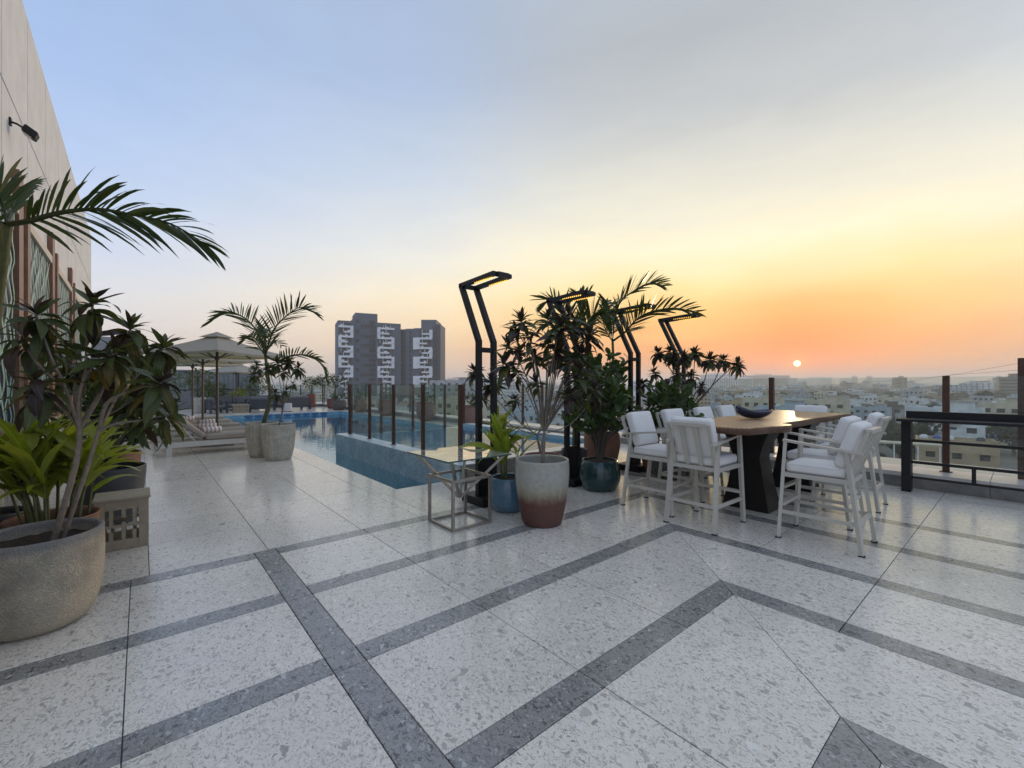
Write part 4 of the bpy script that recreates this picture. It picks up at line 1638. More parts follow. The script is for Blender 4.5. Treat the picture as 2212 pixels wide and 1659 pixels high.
def frond(plant, org, pts, nleaf, ll, rr, mat=M_PALM, width=0.05, droop=0.5, name='frond', vee=0.5, fan=0.0, sidew=1.0, sw0=0.75):
    """pinnate palm leaf along the given spine"""
    pts = [Vector(p) - org for p in pts]
    sp = []
    P_ = [pts[0]] + pts + [pts[-1]]
    for i in range(1, len(P_) - 2):
        for k in range(6):
            t = k / 6
            p0, p1, p2, p3 = P_[i - 1:i + 3]
            sp.append(0.5 * ((2 * p1) + (p2 - p0) * t + (2 * p0 - 5 * p1 + 4 * p2 - p3) * t * t + (-p0 + 3 * p1 - 3 * p2 + p3) * t ** 3))
    sp.append(pts[-1])
    m = MB()
    n = len(sp)
    Ltot = sum((sp[i + 1] - sp[i]).length for i in range(n - 1))
    m.tube(sp, [0.013 * (1 - 0.85 * i / (n - 1)) * max(0.6, Ltot) for i in range(n)], 5)
    for i in range(nleaf):
        f = 0.14 + 0.86 * (i + 0.5) / nleaf
        j = f * (n - 1)
        a = min(n - 2, int(j))
        p = sp[a].lerp(sp[a + 1], j - a)
        tan = (sp[a + 1] - sp[a]).normalized()
        side = tan.cross(Vector((0, 0, 1)))
        if side.length < 0.05:
            side = tan.cross(Vector((1, 0, 0)))
        side.normalize()
        nor = side.cross(tan).normalized()
        for s in (-1, 1):
            lf = ll * (0.45 + 0.75 * math.sin(PI * min(1, f * 0.85 + 0.12))) * rr.uniform(0.82, 1.12)
            sweep = sw0 + 0.9 * f
            d = (side * s * sidew + tan * sweep * rr.uniform(0.85, 1.2) + nor * (vee + s * fan + rr.uniform(-0.22, 0.22))).normalized()
            w = width * rr.uniform(0.8, 1.2)
            wdir = d.cross(nor).normalized()
            if fan > 0:
                wdir = Matrix.Rotation(rr.uniform(-1.0, 1.0) + (1.1 if s < 0 else 0.0), 3, d) @ wdir
            q = p.copy()
            dd = d.copy()
            vs_ = []
            segs = 5
            for k in range(segs + 1):
                t = k / segs
                ww = w * 0.5 * max(0.04, math.sin(PI * min(1, 0.12 + t * 0.88)) ** 0.7)
                vs_ += [q - wdir * ww, q + wdir * ww]
                dd = (dd + Vector((0, 0, -1)) * droop * (0.12 + 0.25 * t)).normalized()
                q = q + dd * lf / segs
            m.add(vs_, [(2 * k, 2 * k + 1, 2 * k + 3, 2 * k + 2) for k in range(segs)], True)
    return m.build(name, mat, plant)


# ---- foreground croton in the lava pot (leaf order: big rosettes first)
c2 = crop(0, 680, 640)
rr = random.Random(11)
org = Vector((*LAVA_C, 0.5))
plant = thing('croton_shrub', 'large dark croton shrub in the lava-glazed bowl, left foreground', 'shrub', org)
base1, base2 = Vector((LAVA_C[0] + 0.06, LAVA_C[1] + 0.02, 0.48)), Vector((LAVA_C[0] + 0.10, LAVA_C[1] + 0.06, 0.48))
D0 = 2.78
fork1 = at(*c2(690, 1360), D0 + 0.04)
fork2 = at(*c2(850, 1380), D0 + 0.10)
branch(plant, org, [base1, at(*c2(655, 1659), D0), fork1], 0.018, 0.014)
branch(plant, org, [base2, at(*c2(770, 1640), D0 + 0.06), fork2], 0.013, 0.011)
CR = [  # route (detail pixels, depth offset), number of leaves, leaf length
    ([(630, 1180, 0), (550, 960, -0.05), (440, 730, -0.1), (310, 370, -0.12)], fork1, 22, 0.25),
    ([(672, 1100, 0.02), (735, 860, 0.05), (750, 600, 0.08), (805, 270, 0.1)], fork1, 22, 0.26),
    ([(780, 1220, 0.1), (880, 1040, 0.2), (960, 800, 0.3), (1130, 490, 0.35)], fork1, 22, 0.25),
    ([(905, 1150, 0.15), (1000, 1090, 0.25), (1200, 880, 0.35), (1420, 640, 0.45)], fork2, 20, 0.24),
    ([(930, 1130, 0.1), (1080, 1050, 0.1), (1250, 990, 0.05), (1400, 960, 0.0)], fork2, 22, 0.27),
    ([(740, 880, 0.05), (860, 770, 0.12), (1010, 700, 0.15)], at(*c2(735, 900), D0 + 0.04), 22, 0.26),
    ([(480, 1080, -0.1), (380, 990, -0.15), (300, 940, -0.2)], at(*c2(600, 1130), D0), 18, 0.25),
    ([(440, 740, -0.05), (430, 700, 0.05), (450, 620, 0.12)], at(*c2(480, 850), D0 - 0.05), 16, 0.22),
    ([(1000, 1310, 0.2), (1200, 1285, 0.3), (1480, 1230, 0.4)], fork2, 17, 0.25),
    ([(800, 1290, 0.2), (1000, 1200, 0.3), (1190, 1080, 0.4)], fork1, 18, 0.24),
    ([(700, 1000, 0.2), (760, 900, 0.35), (820, 760, 0.45)], fork1, 17, 0.22),
    ([(560, 1010, 0.2), (520, 920, 0.3), (560, 830, 0.4)], fork1, 16, 0.23),
    ([(430, 900, -0.1), (300, 760, -0.15), (180, 560, -0.1)], at(*c2(560, 1000), D0), 18, 0.24),
    ([(760, 1200, 0.25), (900, 1000, 0.4), (1020, 860, 0.5)], fork1, 18, 0.24),
    ([(900, 1250, 0.25), (1100, 1150, 0.4), (1330, 1140, 0.5)], fork2, 18, 0.24),
    ([(640, 1050, 0.25), (660, 900, 0.4), (660, 760, 0.5)], fork1, 16, 0.22),
    ([(520, 1150, 0.15), (380, 1100, 0.2), (250, 1080, 0.25)], fork1, 16, 0.24),
    ([(1050, 1000, 0.3), (1180, 800, 0.45), (1270, 720, 0.55)], fork2, 18, 0.23),
    ([(950, 1330, 0.25), (1100, 1330, 0.35), (1280, 1260, 0.45)], fork2, 15, 0.22),
]
for route, start, n, L in CR:
    pts = [start] + [at(*c2(x, y_), D0 + dz) for x, y_, dz in route]
    branch(plant, org, pts, 0.010, 0.006)
    ax = (pts[-1] - pts[-2]).normalized() * 0.6 + Vector((0, 0, 1)) * 0.7
    rosette(plant, org, pts[-1] + Vector((0, 0, 0.02)), ax, int(n * 1.2), L * 0.88, rr, mix=(0.6, 0.2, 0.16), spread=(15, 138))

# ---- ginger behind it, and the ginger in the blue pot
def ginger(label, c, z0, n, H, rr, spread=0.16, leafL=0.4, parts=5):
    org = Vector((c[0], c[1], z0))
    t = thing('ginger_plant', label, 'plant', org)
    for i in range(n):
        a = rr.uniform(0, 2 * PI)
        r = rr.uniform(0.02, spread)
        p0 = Vector((r * math.cos(a), r * math.sin(a), -0.02))
        lean = Vector((math.cos(a), math.sin(a), 0)) * rr.uniform(0.05, 0.30)
        h = H * rr.uniform(0.6, 1.0)
        p2 = p0 + Vector((0, 0, h)) + lean * h
        m = MB()
        m.tube([p0, p0.lerp(p2, 0.5) - lean * 0.05, p2], [0.011, 0.009, 0.005], 6)
        m.build('stem', M_PALMSTEM, t)
        for k in range(parts):
            f = 0.45 + 0.55 * (k + 0.6) / parts
            p = p0.lerp(p2, f)
            aa = a + (k % 2) * PI + rr.uniform(-0.7, 0.7)
            d = Vector((math.cos(aa) * 0.75, math.sin(aa) * 0.75, rr.uniform(0.7, 1.9)))
            add_leaf(t, rr.choice(L_GIN), leaf_matrix(p, d, leafL * rr.uniform(0.7, 1.15), rr.uniform(-0.6, 0.6)))
    return t


ginger('yellow-green ginger clump between the wall and the large croton', GING_C, 0.42, 22, 0.66, random.Random(3), 0.20, 0.54, 6)
ginger('yellow-green ginger in the blue pot by the lamp post', BLUE_C, 0.36, 9, 0.62, random.Random(21), 0.13, 0.55, 4)
ginger('yellow-green ginger behind the first far-side stool', (6.72, 4.12), 0.40, 5, 0.55, random.Random(23), 0.12, 0.38, 4)


# ---- rounded-leaf shrubs
def clusia(label, c, z0, H, R, n, rr, leafL=0.12, name='clusia_shrub', trunk=0.25, squash=1.0):
    org = Vector((c[0], c[1], z0))
    t = thing(name, label, 'shrub', org)
    tips = []
    nb = max(6, n // 9)
    for i in range(nb):
        a = i * 2.4
        f = (i + 0.5) / nb
        el = rad(5 + 62 * f)
        rr_ = R * rr.uniform(0.35, 1.0)
        hz_ = 0.4 + 0.6 * math.cos(el)
        tip = Vector((math.cos(a) * hz_ * rr_ * squash, math.sin(a) * hz_ * rr_ * squash, trunk + (H - trunk) * (0.08 + 0.92 * rr.uniform(f * 0.75, min(1, f + 0.18)))))
        mid = Vector((tip.x * 0.35, tip.y * 0.35, trunk + (tip.z - trunk) * 0.35))
        branch(t, Vector((0, 0, 0)), [Vector((rr.uniform(-.03, .03), rr.uniform(-.03, .03), -0.02)), mid, tip], 0.012, 0.004, M_BARK_DARK)
        for k in range(9):
            q = mid.lerp(tip, 0.45 + 0.55 * (k + 0.5) / 9) + Vector((rr.gauss(0, 0.03), rr.gauss(0, 0.03), rr.gauss(0, 0.03)))
            d = (tip - mid).normalized() * 0.5 + Vector((rr.gauss(0, 0.7), rr.gauss(0, 0.7), rr.gauss(0.35, 0.5)))
            add_leaf(t, rr.choice(L_CLU), leaf_matrix(q, d, leafL * rr.uniform(0.7, 1.25), rr.uniform(-0.8, 0.8)))
    return t


clusia('round-leaved clusia shrub in the dark green pot', GREEN_C, 0.40, 1.32, 0.62, 400, random.Random(5), 0.15)
clusia('taller round-leaved clusia shrub in the tall terracotta pot', TERRA_C, 0.58, 1.50, 0.70, 430, random.Random(6), 0.165)
clusia('round-leaved clusia shrub in the blue-brown pot behind the first far-side stool', TB_C, 0.42, 1.15, 0.60, 330, random.Random(9), 0.15)
clusia('dark small-leaved shrub in the charcoal tub behind the slatted stool', SHRUB_C, 0.5, 1.05, 0.5, 420, random.Random(7), 0.12)
clusia('dark shrub between the left croton and the loungers', SHRUB2_C, 0.52, 1.45, 0.55, 460, random.Random(8), 0.13)


# ---- middle and right crotons
def croton(label, org, stems, ros, rr, name='croton_shrub', mix=(0.5, 0.4, 0.1), bark=M_BARK, spread=(12, 114), rb=(0.0075, 0.005), dens=1.9):
    t = thing(name, label, 'shrub', org)
    for pts, a, b in stems:
        branch(t, org, pts, a, b, bark, 'stem')
    for pts, n, L in ros:
        if len(pts) > 1:
            branch(t, org, pts, rb[0], rb[1], bark)
            ax = (pts[-1] - pts[-2]).normalized() * 0.5 + Vector((0, 0, 1)) * 0.7
        else:
            ax = Vector((0, 0, 1))
        rosette(t, org, pts[-1], ax, int(n * dens), L * 0.84, rr, mix, spread, narrow=True)
    return t


c6 = crop(1100, 640, 400 * 2212 / 1843)
c8 = crop(1000, 960, 600)
org = Vector((*DIP_C, 0.56))
fk = at(*c8(1330, 450), 4.75)
rs = []
for (x, y_, dz, n, L, mid) in (
        (930, 730, 0.05, 24, 0.27, (1060, 1150)), (1390, 800, -0.15, 30, 0.30, (1290, 1250)), (790, 1020, -0.1, 15, 0.24, (1000, 1400)),
        (740, 1220, -0.2, 20, 0.25, (960, 1470)), (1080, 1150, 0.1, 20, 0.24, (1150, 1400)), (1730, 890, 0.1, 22, 0.26, (1480, 1300)),
        (1600, 1330, -0.1, 18, 0.26, (1420, 1520)), (1100, 1440, 0.0, 14, 0.2, (1150, 1580)), (1480, 1580, -0.15, 16, 0.22, (1350, 1620)),
        (1790, 1510, 0.05, 16, 0.24, (1500, 1600)), (930, 1080, 0.2, 14, 0.2, (1100, 1350)), (1250, 950, 0.2, 18, 0.24, (1230, 1300)), (1560, 760, 0.25, 18, 0.25, (1380, 1200)),
        (860, 830, 0.15, 14, 0.22, (1050, 1200)), (1010, 900, -0.1, 14, 0.22, (1100, 1250)), (1240, 700, 0.1, 16, 0.24, (1250, 1200)), (1480, 660, 0.05, 16, 0.25, (1350, 1200)), (1640, 1090, -0.1, 15, 0.24, (1450, 1400)),
        (1500, 1180, 0.15, 15, 0.24, (1400, 1450)), (1700, 1300, 0.2, 14, 0.24, (1480, 1500)), (1340, 1060, 0.0, 15, 0.24, (1300, 1350)), (870, 1320, 0.05, 13, 0.22, (1020, 1500)), (1640, 1620, 0.1, 13, 0.22, (1450, 1640))):
    rs.append(([fk, at(*c6(*mid), 4.75 + dz * 0.5), at(*c6(x, y_), 4.75 + dz)], n, L))
croton('tall dark croton with purple rosettes in the cream and red pot', org, [([Vector((*DIP_C, 0.54)), at(*c8(1320, 640), 4.74), fk], 0.024, 0.018)], rs, random.Random(31), mix=(0.5, 0.42, 0.08), dens=1.35)

org = Vector((*BACK_C, 0.49))
D1 = 0.647 * BACK_C[0] + 0.763 * BACK_C[1]
fk = at(1160, 940, D1)
rs = []
for (u, v, dz, n, L) in ((1025, 800, 0.1, 22, 0.22), (1063, 824, 0.0, 24, 0.26), (1035, 852, 0.1, 18, 0.2), (1112, 860, 0.1, 12, 0.18), (1205, 770, 0.2, 20, 0.26), (1250, 760, 0.2, 18, 0.26), (1290, 850, 0.2, 16, 0.24)):
    rs.append(([fk, at((1160 + u) / 2 + 6, (940 + v) / 2 + 22, D1 + dz / 2), at(u, v, D1 + dz)], n, L))
croton('dark spreading croton behind the first lamp post', org, [([Vector((*BACK_C, 0.47)), fk], 0.020, 0.014)], rs, random.Random(33), mix=(0.45, 0.45, 0.1))

c7 = crop(1400, 660, 500 * 2212 / 2074)
org = Vector((*ROUGH_C, 0.35))
D2 = 0.647 * ROUGH_C[0] + 0.763 * ROUGH_C[1]
fk = at(1489, 886, D2)
rs = []
for (x, y_, dz, n, L, mid) in ((1010, 910, 0.3, 16, 0.23, (1200, 1180)), (1140, 890, 0.1, 17, 0.24, (1260, 1200)), (1290, 940, -0.1, 16, 0.22, (1300, 1250)), (1400, 905, 0.2, 17, 0.24, (1380, 1230)),
                               (1560, 970, 0.0, 18, 0.25, (1470, 1290)), (1700, 980, 0.2, 16, 0.24, (1560, 1290)), (1850, 1020, 0.0, 16, 0.24, (1640, 1200)), (970, 1120, 0.2, 13, 0.2, (1200, 1330)),
                               (1210, 1120, 0.3, 16, 0.22, (1290, 1330)), (1360, 1140, -0.1, 13, 0.22, (1330, 1320)), (1470, 1260, 0.0, 11, 0.18, (1400, 1350)), (1100, 1250, 0.3, 18, 0.24, (1240, 1420)), (1210, 1380, 0.3, 17, 0.24, (1280, 1480)), (1050, 1380, 0.35, 15, 0.22, (1200, 1480)), (1180, 960, 0.3, 14, 0.22, (1250, 1250)), (850, 1230, 0.35, 15, 0.22, (1100, 1450))):
    rs.append(([fk, at(*c7(*mid), D2 + dz * 0.5), at(*c7(x, y_), D2 + dz)], n, L))
croton('wide umbrella-shaped dark croton behind the white stools', org, [([Vector((*ROUGH_C, 0.33)), at(1483, 920, D2), fk], 0.022, 0.016)], rs, random.Random(35), mix=(0.45, 0.5, 0.05), bark=M_BARK_DARK, spread=(20, 128), rb=(0.011, 0.006), dens=2.5)

# ---- palms
def palm(label, org, trunk, r, fronds, rr, mat_tr=M_PALMSTEM, name='palm_tree', **kw):
    t = thing(name, label, 'palm', org)
    branch(t, org, trunk, r[0], r[1], mat_tr, 'trunk')
    for pts, n, ll in fronds:
        frond(t, org, pts, n, ll, rr, **kw)
    return t


c1 = crop(0, 300, 640)
org = Vector((*PALML_C, 0.40))
DL = 2.95
tp = at(*c1(60, 900), DL + 0.1)
fl = [([tp, at(*c1(260, 870), DL), at(*c1(520, 800), DL - 0.08), at(*c1(820, 770), DL - 0.12), at(*c1(1100, 810), DL - 0.15), at(*c1(1480, 900), DL - 0.15), at(*c1(1780, 1080), DL - 0.12)], 32, 0.40),
      ([tp, at(*c1(20, 700), DL + 0.1), at(*c1(-60, 560), DL + 0.1), at(*c1(-300, 500), DL + 0.1), at(*c1(-600, 560), DL + 0.1)], 22, 0.28),
      ([tp, at(*c1(120, 760), DL + 0.3), at(*c1(160, 640), DL + 0.5), at(*c1(240, 560), DL + 0.75), at(*c1(300, 600), DL + 0.95)], 20, 0.26),
      ([tp, at(*c1(-100, 850), DL - 0.1), at(*c1(-300, 850), DL - 0.3), at(*c1(-600, 1000), DL - 0.4)], 22, 0.34)]
palm('palm against the left wall, one long frond arching over the deck', org, [Vector((*PALML_C, 0.38)), Vector((PALML_C[0] + 0.0, PALML_C[1] - 0.2, 1.3)), tp], (0.045, 0.03), fl, random.Random(41), width=0.024, droop=0.42, vee=0.12, fan=0.7, sidew=0.6, sw0=1.4)

c4 = crop(380, 700, 520)
org = Vector((*PAIR_B, 0.63))
DP = 0.647 * PAIR_B[0] + 0.763 * PAIR_B[1]


def q4(x, y_, dz=0.0):
    return at(*c4(x, y_), DP + dz)


tp = q4(1205, 800)
fl = [([tp, q4(1130, 570, 0.1), q4(980, 400, 0.2), q4(800, 350, 0.3), q4(610, 450, 0.35)], 30, 0.42),
      ([tp, q4(1290, 540, 0.0), q4(1420, 390, -0.1), q4(1580, 290, -0.2), q4(1735, 355, -0.25)], 30, 0.42),
      ([tp, q4(1330, 860, -0.2), q4(1500, 800, -0.3), q4(1680, 810, -0.4), q4(1810, 910, -0.4), q4(1860, 1060, -0.4)], 30, 0.26),
      ([tp, q4(1210, 640, -0.3), q4(1190, 520, -0.6), q4(1150, 560, -1.0)], 20, 0.30),
      ([tp, q4(1120, 690, 0.3), q4(1040, 600, 0.5), q4(960, 660, 0.8)], 20, 0.28),
      ([tp, q4(1250, 700, 0.3), q4(1300, 640, 0.6), q4(1380, 700, 0.9)], 18, 0.28)]
palm('palm in the rear embossed pot by the pool', org, [Vector((*PAIR_B, 0.60)), q4(1255, 1250), q4(1235, 1050), tp], (0.045, 0.028), fl, random.Random(43), width=0.034, droop=0.22, vee=0.35, fan=0.5, sidew=0.8)

org = Vector((*PAIR_A, 0.63))
DQ = 0.647 * PAIR_A[0] + 0.763 * PAIR_A[1]


def q5(x, y_, dz=0.0):
    return at(*c4(x, y_), DQ + dz)


fk = q5(1400, 1330)
rs = [([fk, q5((1400 + x) / 2, (1330 + y_) / 2 + 30, dz / 2), q5(x, y_, dz)], n, L) for (x, y_, dz, n, L) in (
    (1110, 900, 0.2, 16, 0.24), (1330, 870, 0, 17, 0.25), (1460, 850, 0.2, 16, 0.25), (1560, 920, -0.1, 16, 0.25), (1230, 930, -0.2, 15, 0.24), (1080, 1000, 0.1, 14, 0.2), (1310, 1190, -0.1, 14, 0.2), (1430, 1160, 0.1, 13, 0.2), (1400, 960, 0.3, 14, 0.22), (1500, 1100, 0.2, 9, 0.16))]
croton('croton with drooping rosettes in the nearer embossed pot', org, [([Vector((*PAIR_A, 0.60)), fk], 0.017, 0.012)], rs, random.Random(45), mix=(0.7, 0.2, 0.1), spread=(20, 135))

# palms behind the lamps
PALM2 = (6.15, 4.78)
org = Vector((*TERRA_C, 0.57))
D7 = 0.647 * 6.3 + 0.763 * 4.9


def q7(x, y_, dz=0.0):
    return at(*c7(x, y_), D7 + dz)


tp = q7(545, 800)
fl = [([tp, q7(570, 560, 0), q7(640, 380, 0.1), q7(780, 270, 0.1), q7(930, 200, 0.1), q7(1060, 225, 0.1)], 34, 0.36),
      ([tp, q7(680, 700, -0.2), q7(800, 570, -0.4), q7(960, 490, -0.6), q7(1180, 460, -0.8), q7(1420, 500, -0.9)], 36, 0.36),
      ([tp, q7(530, 620, -0.3), q7(510, 450, -0.5), q7(470, 380, -0.9)], 24, 0.32),
      ([tp, q7(480, 700, 0.3), q7(440, 560, 0.5), q7(450, 420, 0.8)], 22, 0.30)]
palm('palm with broad fronds waving between the third and fourth lamp', org, [Vector((TERRA_C[0] + 0.08, TERRA_C[1] + 0.08, 0.56)), q7(540, 1100), tp], (0.03, 0.022), fl, random.Random(47), width=0.032, droop=0.22, vee=0.4, fan=0.5, sidew=0.8)
PB = (5.35, 4.75)
pot('charcoal_pot', 'charcoal pot hidden behind the clusia and second lamp post', (*PB, 0), smooth_prof([(0.15, 0.0), (0.18, 0.02), (0.2, 0.25), (0.21, 0.45)]), M_DARKPOT, 0.4, 0.185, 0.022)
D8 = 0.647 * PB[0] + 0.763 * PB[1]
org = Vector((*PB, 0.4))


def q8(x, y_, dz=0.0):
    return at(*c6(x, y_), D8 + dz)


tp = q8(1560, 1000)
fl = [([tp, q8(1500, 780, 0.1), q8(1400, 600, 0.2), q8(1280, 500, 0.3), q8(1200, 560, 0.35)], 30, 0.36),
      ([tp, q8(1600, 750, 0.2), q8(1640, 560, 0.3), q8(1600, 440, 0.4)], 24, 0.32),
      ([tp, q8(1660, 820, -0.1), q8(1760, 680, -0.2), q8(1860, 680, -0.3)], 24, 0.32),
      ([tp, q8(1450, 850, -0.2), q8(1330, 760, -0.3), q8(1200, 800, -0.4)], 22, 0.3)]
palm('palm half hidden behind the tall croton, under the second lamp head', org, [Vector((*PB, 0.38)), q8(1560, 1400), tp], (0.04, 0.028), fl, random.Random(49), width=0.036, droop=0.18, vee=0.4, fan=0.5, sidew=0.8)

finish_leaves()

# ------------------------------------------------------------------ sun loungers, towels, parasols
M_LOUNGE = principled('lounger_frame', (0.62, 0.60, 0.56), 0.55, var=0.06)
M_TAUPE = principled('taupe_cushion', (0.37, 0.325, 0.275), 0.9, var=0.08, vscale=5, bump=0.3, bscale=300, bdist=0.002)
M_CANVAS = principled('canvas', (0.37, 0.345, 0.31), 0.9, var=0.06, vscale=4, bump=0.15, bscale=200, bdist=0.002, transl=0.18)
M_POLE = principled('umbrella_pole', (0.10, 0.085, 0.08), 0.45, metal=0.3)


def make_lounger():
    t = thing('sun_lounger', 'x', 'sun lounger', (0, 0, 0), 0, 'taupe sun loungers in a row along the pool')
    for x_ in (0.24, 1.80):
        for y_ in (0.05, 0.65):
            m = MB()
            m.box(x_ - 0.05, x_ + 0.05, y_ - 0.04, y_ + 0.04, 0, 0.27)
            m.build('leg', M_LOUNGE, t)
    for y_ in (0.03, 0.67):
        m = MB()
        m.box(0.0, 1.87, y_ - 0.022, y_ + 0.022, 0.175, 0.285)
        m.build('side_rail', M_LOUNGE, t)
    for x_ in (0.015, 1.885):
        m = MB()
        m.box(x_ - 0.015, x_ + 0.015, 0.008, 0.692, 0.175, 0.285)
        m.build('end_rail', M_LOUNGE, t)
    for k in range(9):
        m = MB()
        m.box(0.86 + k * 0.115, 0.94 + k * 0.115, 0.055, 0.645, 0.262, 0.28)
        m.build('slat', M_LOUNGE, t)
    h = Vector((0.82, 0, 0.30))
    dv = Vector((-math.cos(rad(40)), 0, math.sin(rad(40))))
    for k in range(6):
        p = h + dv * (0.06 + k * 0.12)
        m = MB()
        m.bar(p + Vector((0, 0.055, 0)), p + Vector((0, 0.645, 0)), 0.07, 0.016, Vector((math.sin(rad(40)), 0, math.cos(rad(40)))))
        m.build('back_slat', M_LOUNGE, t)
    for y_ in (0.07, 0.63):
        m = MB()
        m.bar(h + dv * 0.45 + Vector((0, y_, -0.02)), Vector((0.72, y_, 0.23)), 0.02, 0.03)
        m.build('back_prop', M_LOUNGE, t)
    m = MB()
    cushion(m, (1.39, 0.35, 0.355), (1.06, 0.68, 0.13), 0.045, Euler((0, 0, 0)), 'z')
    m.build('seat_cushion', M_TAUPE, t)
    m = MB()
    c_ = h + dv * 0.40 + Vector((0.03, 0.35, 0.065))
    cushion(m, c_, (0.80, 0.68, 0.11), 0.045, Euler((0, rad(40), 0)), 'z')
    m.build('back_cushion', M_TAUPE, t)
    return t


lg0 = make_lounger()
for i, (x, y, lab) in enumerate(((0.20, 11.42, 'nearest taupe sun lounger, its foot beside the embossed pots'), (0.20, 12.48, 'second taupe sun lounger from the viewer, in front of the parasol pole'), (0.20, 13.92, 'third taupe sun lounger, just behind the first parasol pole'),
                                 (0.20, 15.62, 'fourth taupe sun lounger along the pool'), (0.20, 17.22, 'fifth taupe sun lounger, farthest along the pool'))):
    o = lg0 if i == 0 else copy_tree(lg0)
    o.location = (x, y, 0)
    o['label'] = lab


def towel_mat():
    m, t, b, out = new_mat('striped_towel')
    tc = t.add('ShaderNodeTexCoord')
    sp = t.add('ShaderNodeSeparateXYZ')
    t.link(tc.outputs['Object'], sp.inputs[0])
    fr_ = t.math('FRACT', t.math('MULTIPLY', sp.outputs[0], 13.0))
    c = t.mix(t.math('GREATER_THAN', fr_, 0.52), (0.80, 0.77, 0.75, 1), (0.50, 0.35, 0.33, 1))
    t.link(c, b.inputs['Base Color'])
    b.inputs['Roughness'].default_value = 0.95
    t.link(t.bump(t.noise(tc.outputs['Object'], 90.0, 3.0, 0.6), 0.6, 0.006), b.inputs['Normal'])
    return m


M_TOWEL = towel_mat()


def towel(loc, rz, label):
    m = MB()
    # a rolled spiral
    n, turns = 60, 3.2
    prof = []
    for i in range(n + 1):
        a = turns * 2 * PI * i / n
        r = 0.018 + 0.052 * i / n
        prof.append((r * math.cos(a), r * math.sin(a)))
    vs_ = [(x_, y_, z_) for x_ in (-0.19, 0.19) for y_, z_ in prof]
    m.add(vs_, [(i, i + 1, n + 2 + i, n + 1 + i) for i in range(n)], True)
    o = m.build('rolled_towel', M_TOWEL, None, loc)
    o.rotation_euler = (0, 0, rz)
    s_ = o.modifiers.new('thickness', 'SOLIDIFY')
    s_.thickness = 0.014
    tag(o, label, 'towel', 'rolled striped towels on the loungers')


towel((1.18, 11.62, 0.50), rad(12), 'rolled pink and white striped towel on the nearest lounger')
towel((1.20, 12.66, 0.50), rad(-10), 'rolled striped towel on the second lounger, left of the parasol pole')
towel((1.32, 14.1, 0.50), rad(8), 'rolled striped towel on the third lounger')
towel((1.00, 15.8, 0.50), rad(5), 'rolled striped towel on the fourth lounger')


def parasol(loc, rz, R, zt, ze, label, vent=True):
    t = thing('parasol', label, 'parasol', loc, rz, 'canvas parasols on the terrace')
    m = MB()
    m.tube([(0, 0, 0.06), (0, 0, zt - 0.05)], 0.032, 12)
    m.build('pole', M_POLE, t)
    m = MB()
    m.rbox((0, 0, 0.04), (0.7, 0.7, 0.075), 0.012)
    m.build('base', M_POLE, t)
    cv = MB()
    N = 8
    drop = 0.17
    c4_ = [(R * math.cos(k * PI / 2), R * math.sin(k * PI / 2)) for k in range(4)]
    vs_, fs = [], []
    for k in range(4):
        p, q = Vector((*c4_[k], ze)), Vector((*c4_[(k + 1) % 4], ze))
        top = Vector((0, 0, zt))
        o_ = len(vs_)
        for i in range(N + 1):
            f = 0.13 + 0.87 * i / N
            for j in range(N + 1):
                g_ = j / N
                e = p.lerp(q, g_)
                v_ = top.lerp(e, f)
                v_.z -= 0.10 * math.sin(PI * g_) * f * f * (0.4) + 0.05 * math.sin(PI * f)
                vs_.append(v_)
        for i in range(N):
            for j in range(N):
                a = o_ + i * (N + 1) + j
                fs.append((a, a + N + 1, a + N + 2, a + 1))
        # valance
        o2 = len(vs_)
        for j in range(N + 1):
            e = vs_[o_ + N * (N + 1) + j]
            vs_ += [Vector(e), Vector(e) - Vector((0, 0, drop * 0.32))]
        for j in range(N):
            a = o2 + 2 * j
            fs.append((a, a + 1, a + 3, a + 2))
    cv.add(vs_, fs, True)
    can = cv.build('canopy', M_CANVAS, t)
    if vent:
        m = MB()
        top = Vector((0, 0, zt + 0.06))
        for k in range(4):
            p, q = Vector((*c4_[k], ze)), Vector((*c4_[(k + 1) % 4], ze))
            a_ = Vector((0, 0, zt)).lerp(p, 0.24) + Vector((0, 0, 0.03))
            b_ = Vector((0, 0, zt)).lerp(q, 0.24) + Vector((0, 0, 0.03))
            m.add([top, a_, b_], [(0, 1, 2)])
        m.build('vent_cap', M_CANVAS, can)
    for k in range(8):
        a = k * PI / 4
        rr_ = R if k % 2 == 0 else R * math.cos(PI / 4)
        m = MB()
        m.bar((0, 0, zt - 0.09), (rr_ * 0.97 * math.cos(a), rr_ * 0.97 * math.sin(a), ze - 0.035 - (0.04 if k % 2 else 0)), 0.022, 0.03)
        rb = m.build('rib', M_POLE, t)
        m = MB()
        m.bar((0.03 * math.cos(a), 0.03 * math.sin(a), ze - 0.12), (rr_ * 0.5 * math.cos(a), rr_ * 0.5 * math.sin(a), (zt + ze) / 2 - 0.09), 0.018, 0.022)
        m.build('strut', M_POLE, rb)
    m = MB()
    m.tube([(0, 0, ze - 0.17), (0, 0, ze - 0.08)], 0.055, 12)
    m.build('hub', M_POLE, t)
    return t


parasol((1.49, 13.45, 0), rad(-6), 1.62, 2.78, 2.28, 'nearest taupe square parasol over the sun loungers')
parasol((1.50, 17.0, 0), rad(-6), 1.62, 2.78, 2.28, 'second taupe parasol, behind the nearest one')
parasol((1.50, 20.6, 0), rad(-6), 1.62, 2.78, 2.28, 'third taupe parasol farther along the loungers')
parasol((4.1, 28.9, 0), rad(-8), 1.70, 2.70, 2.18, 'pale parasol over the distant seating by the corrugated shed')

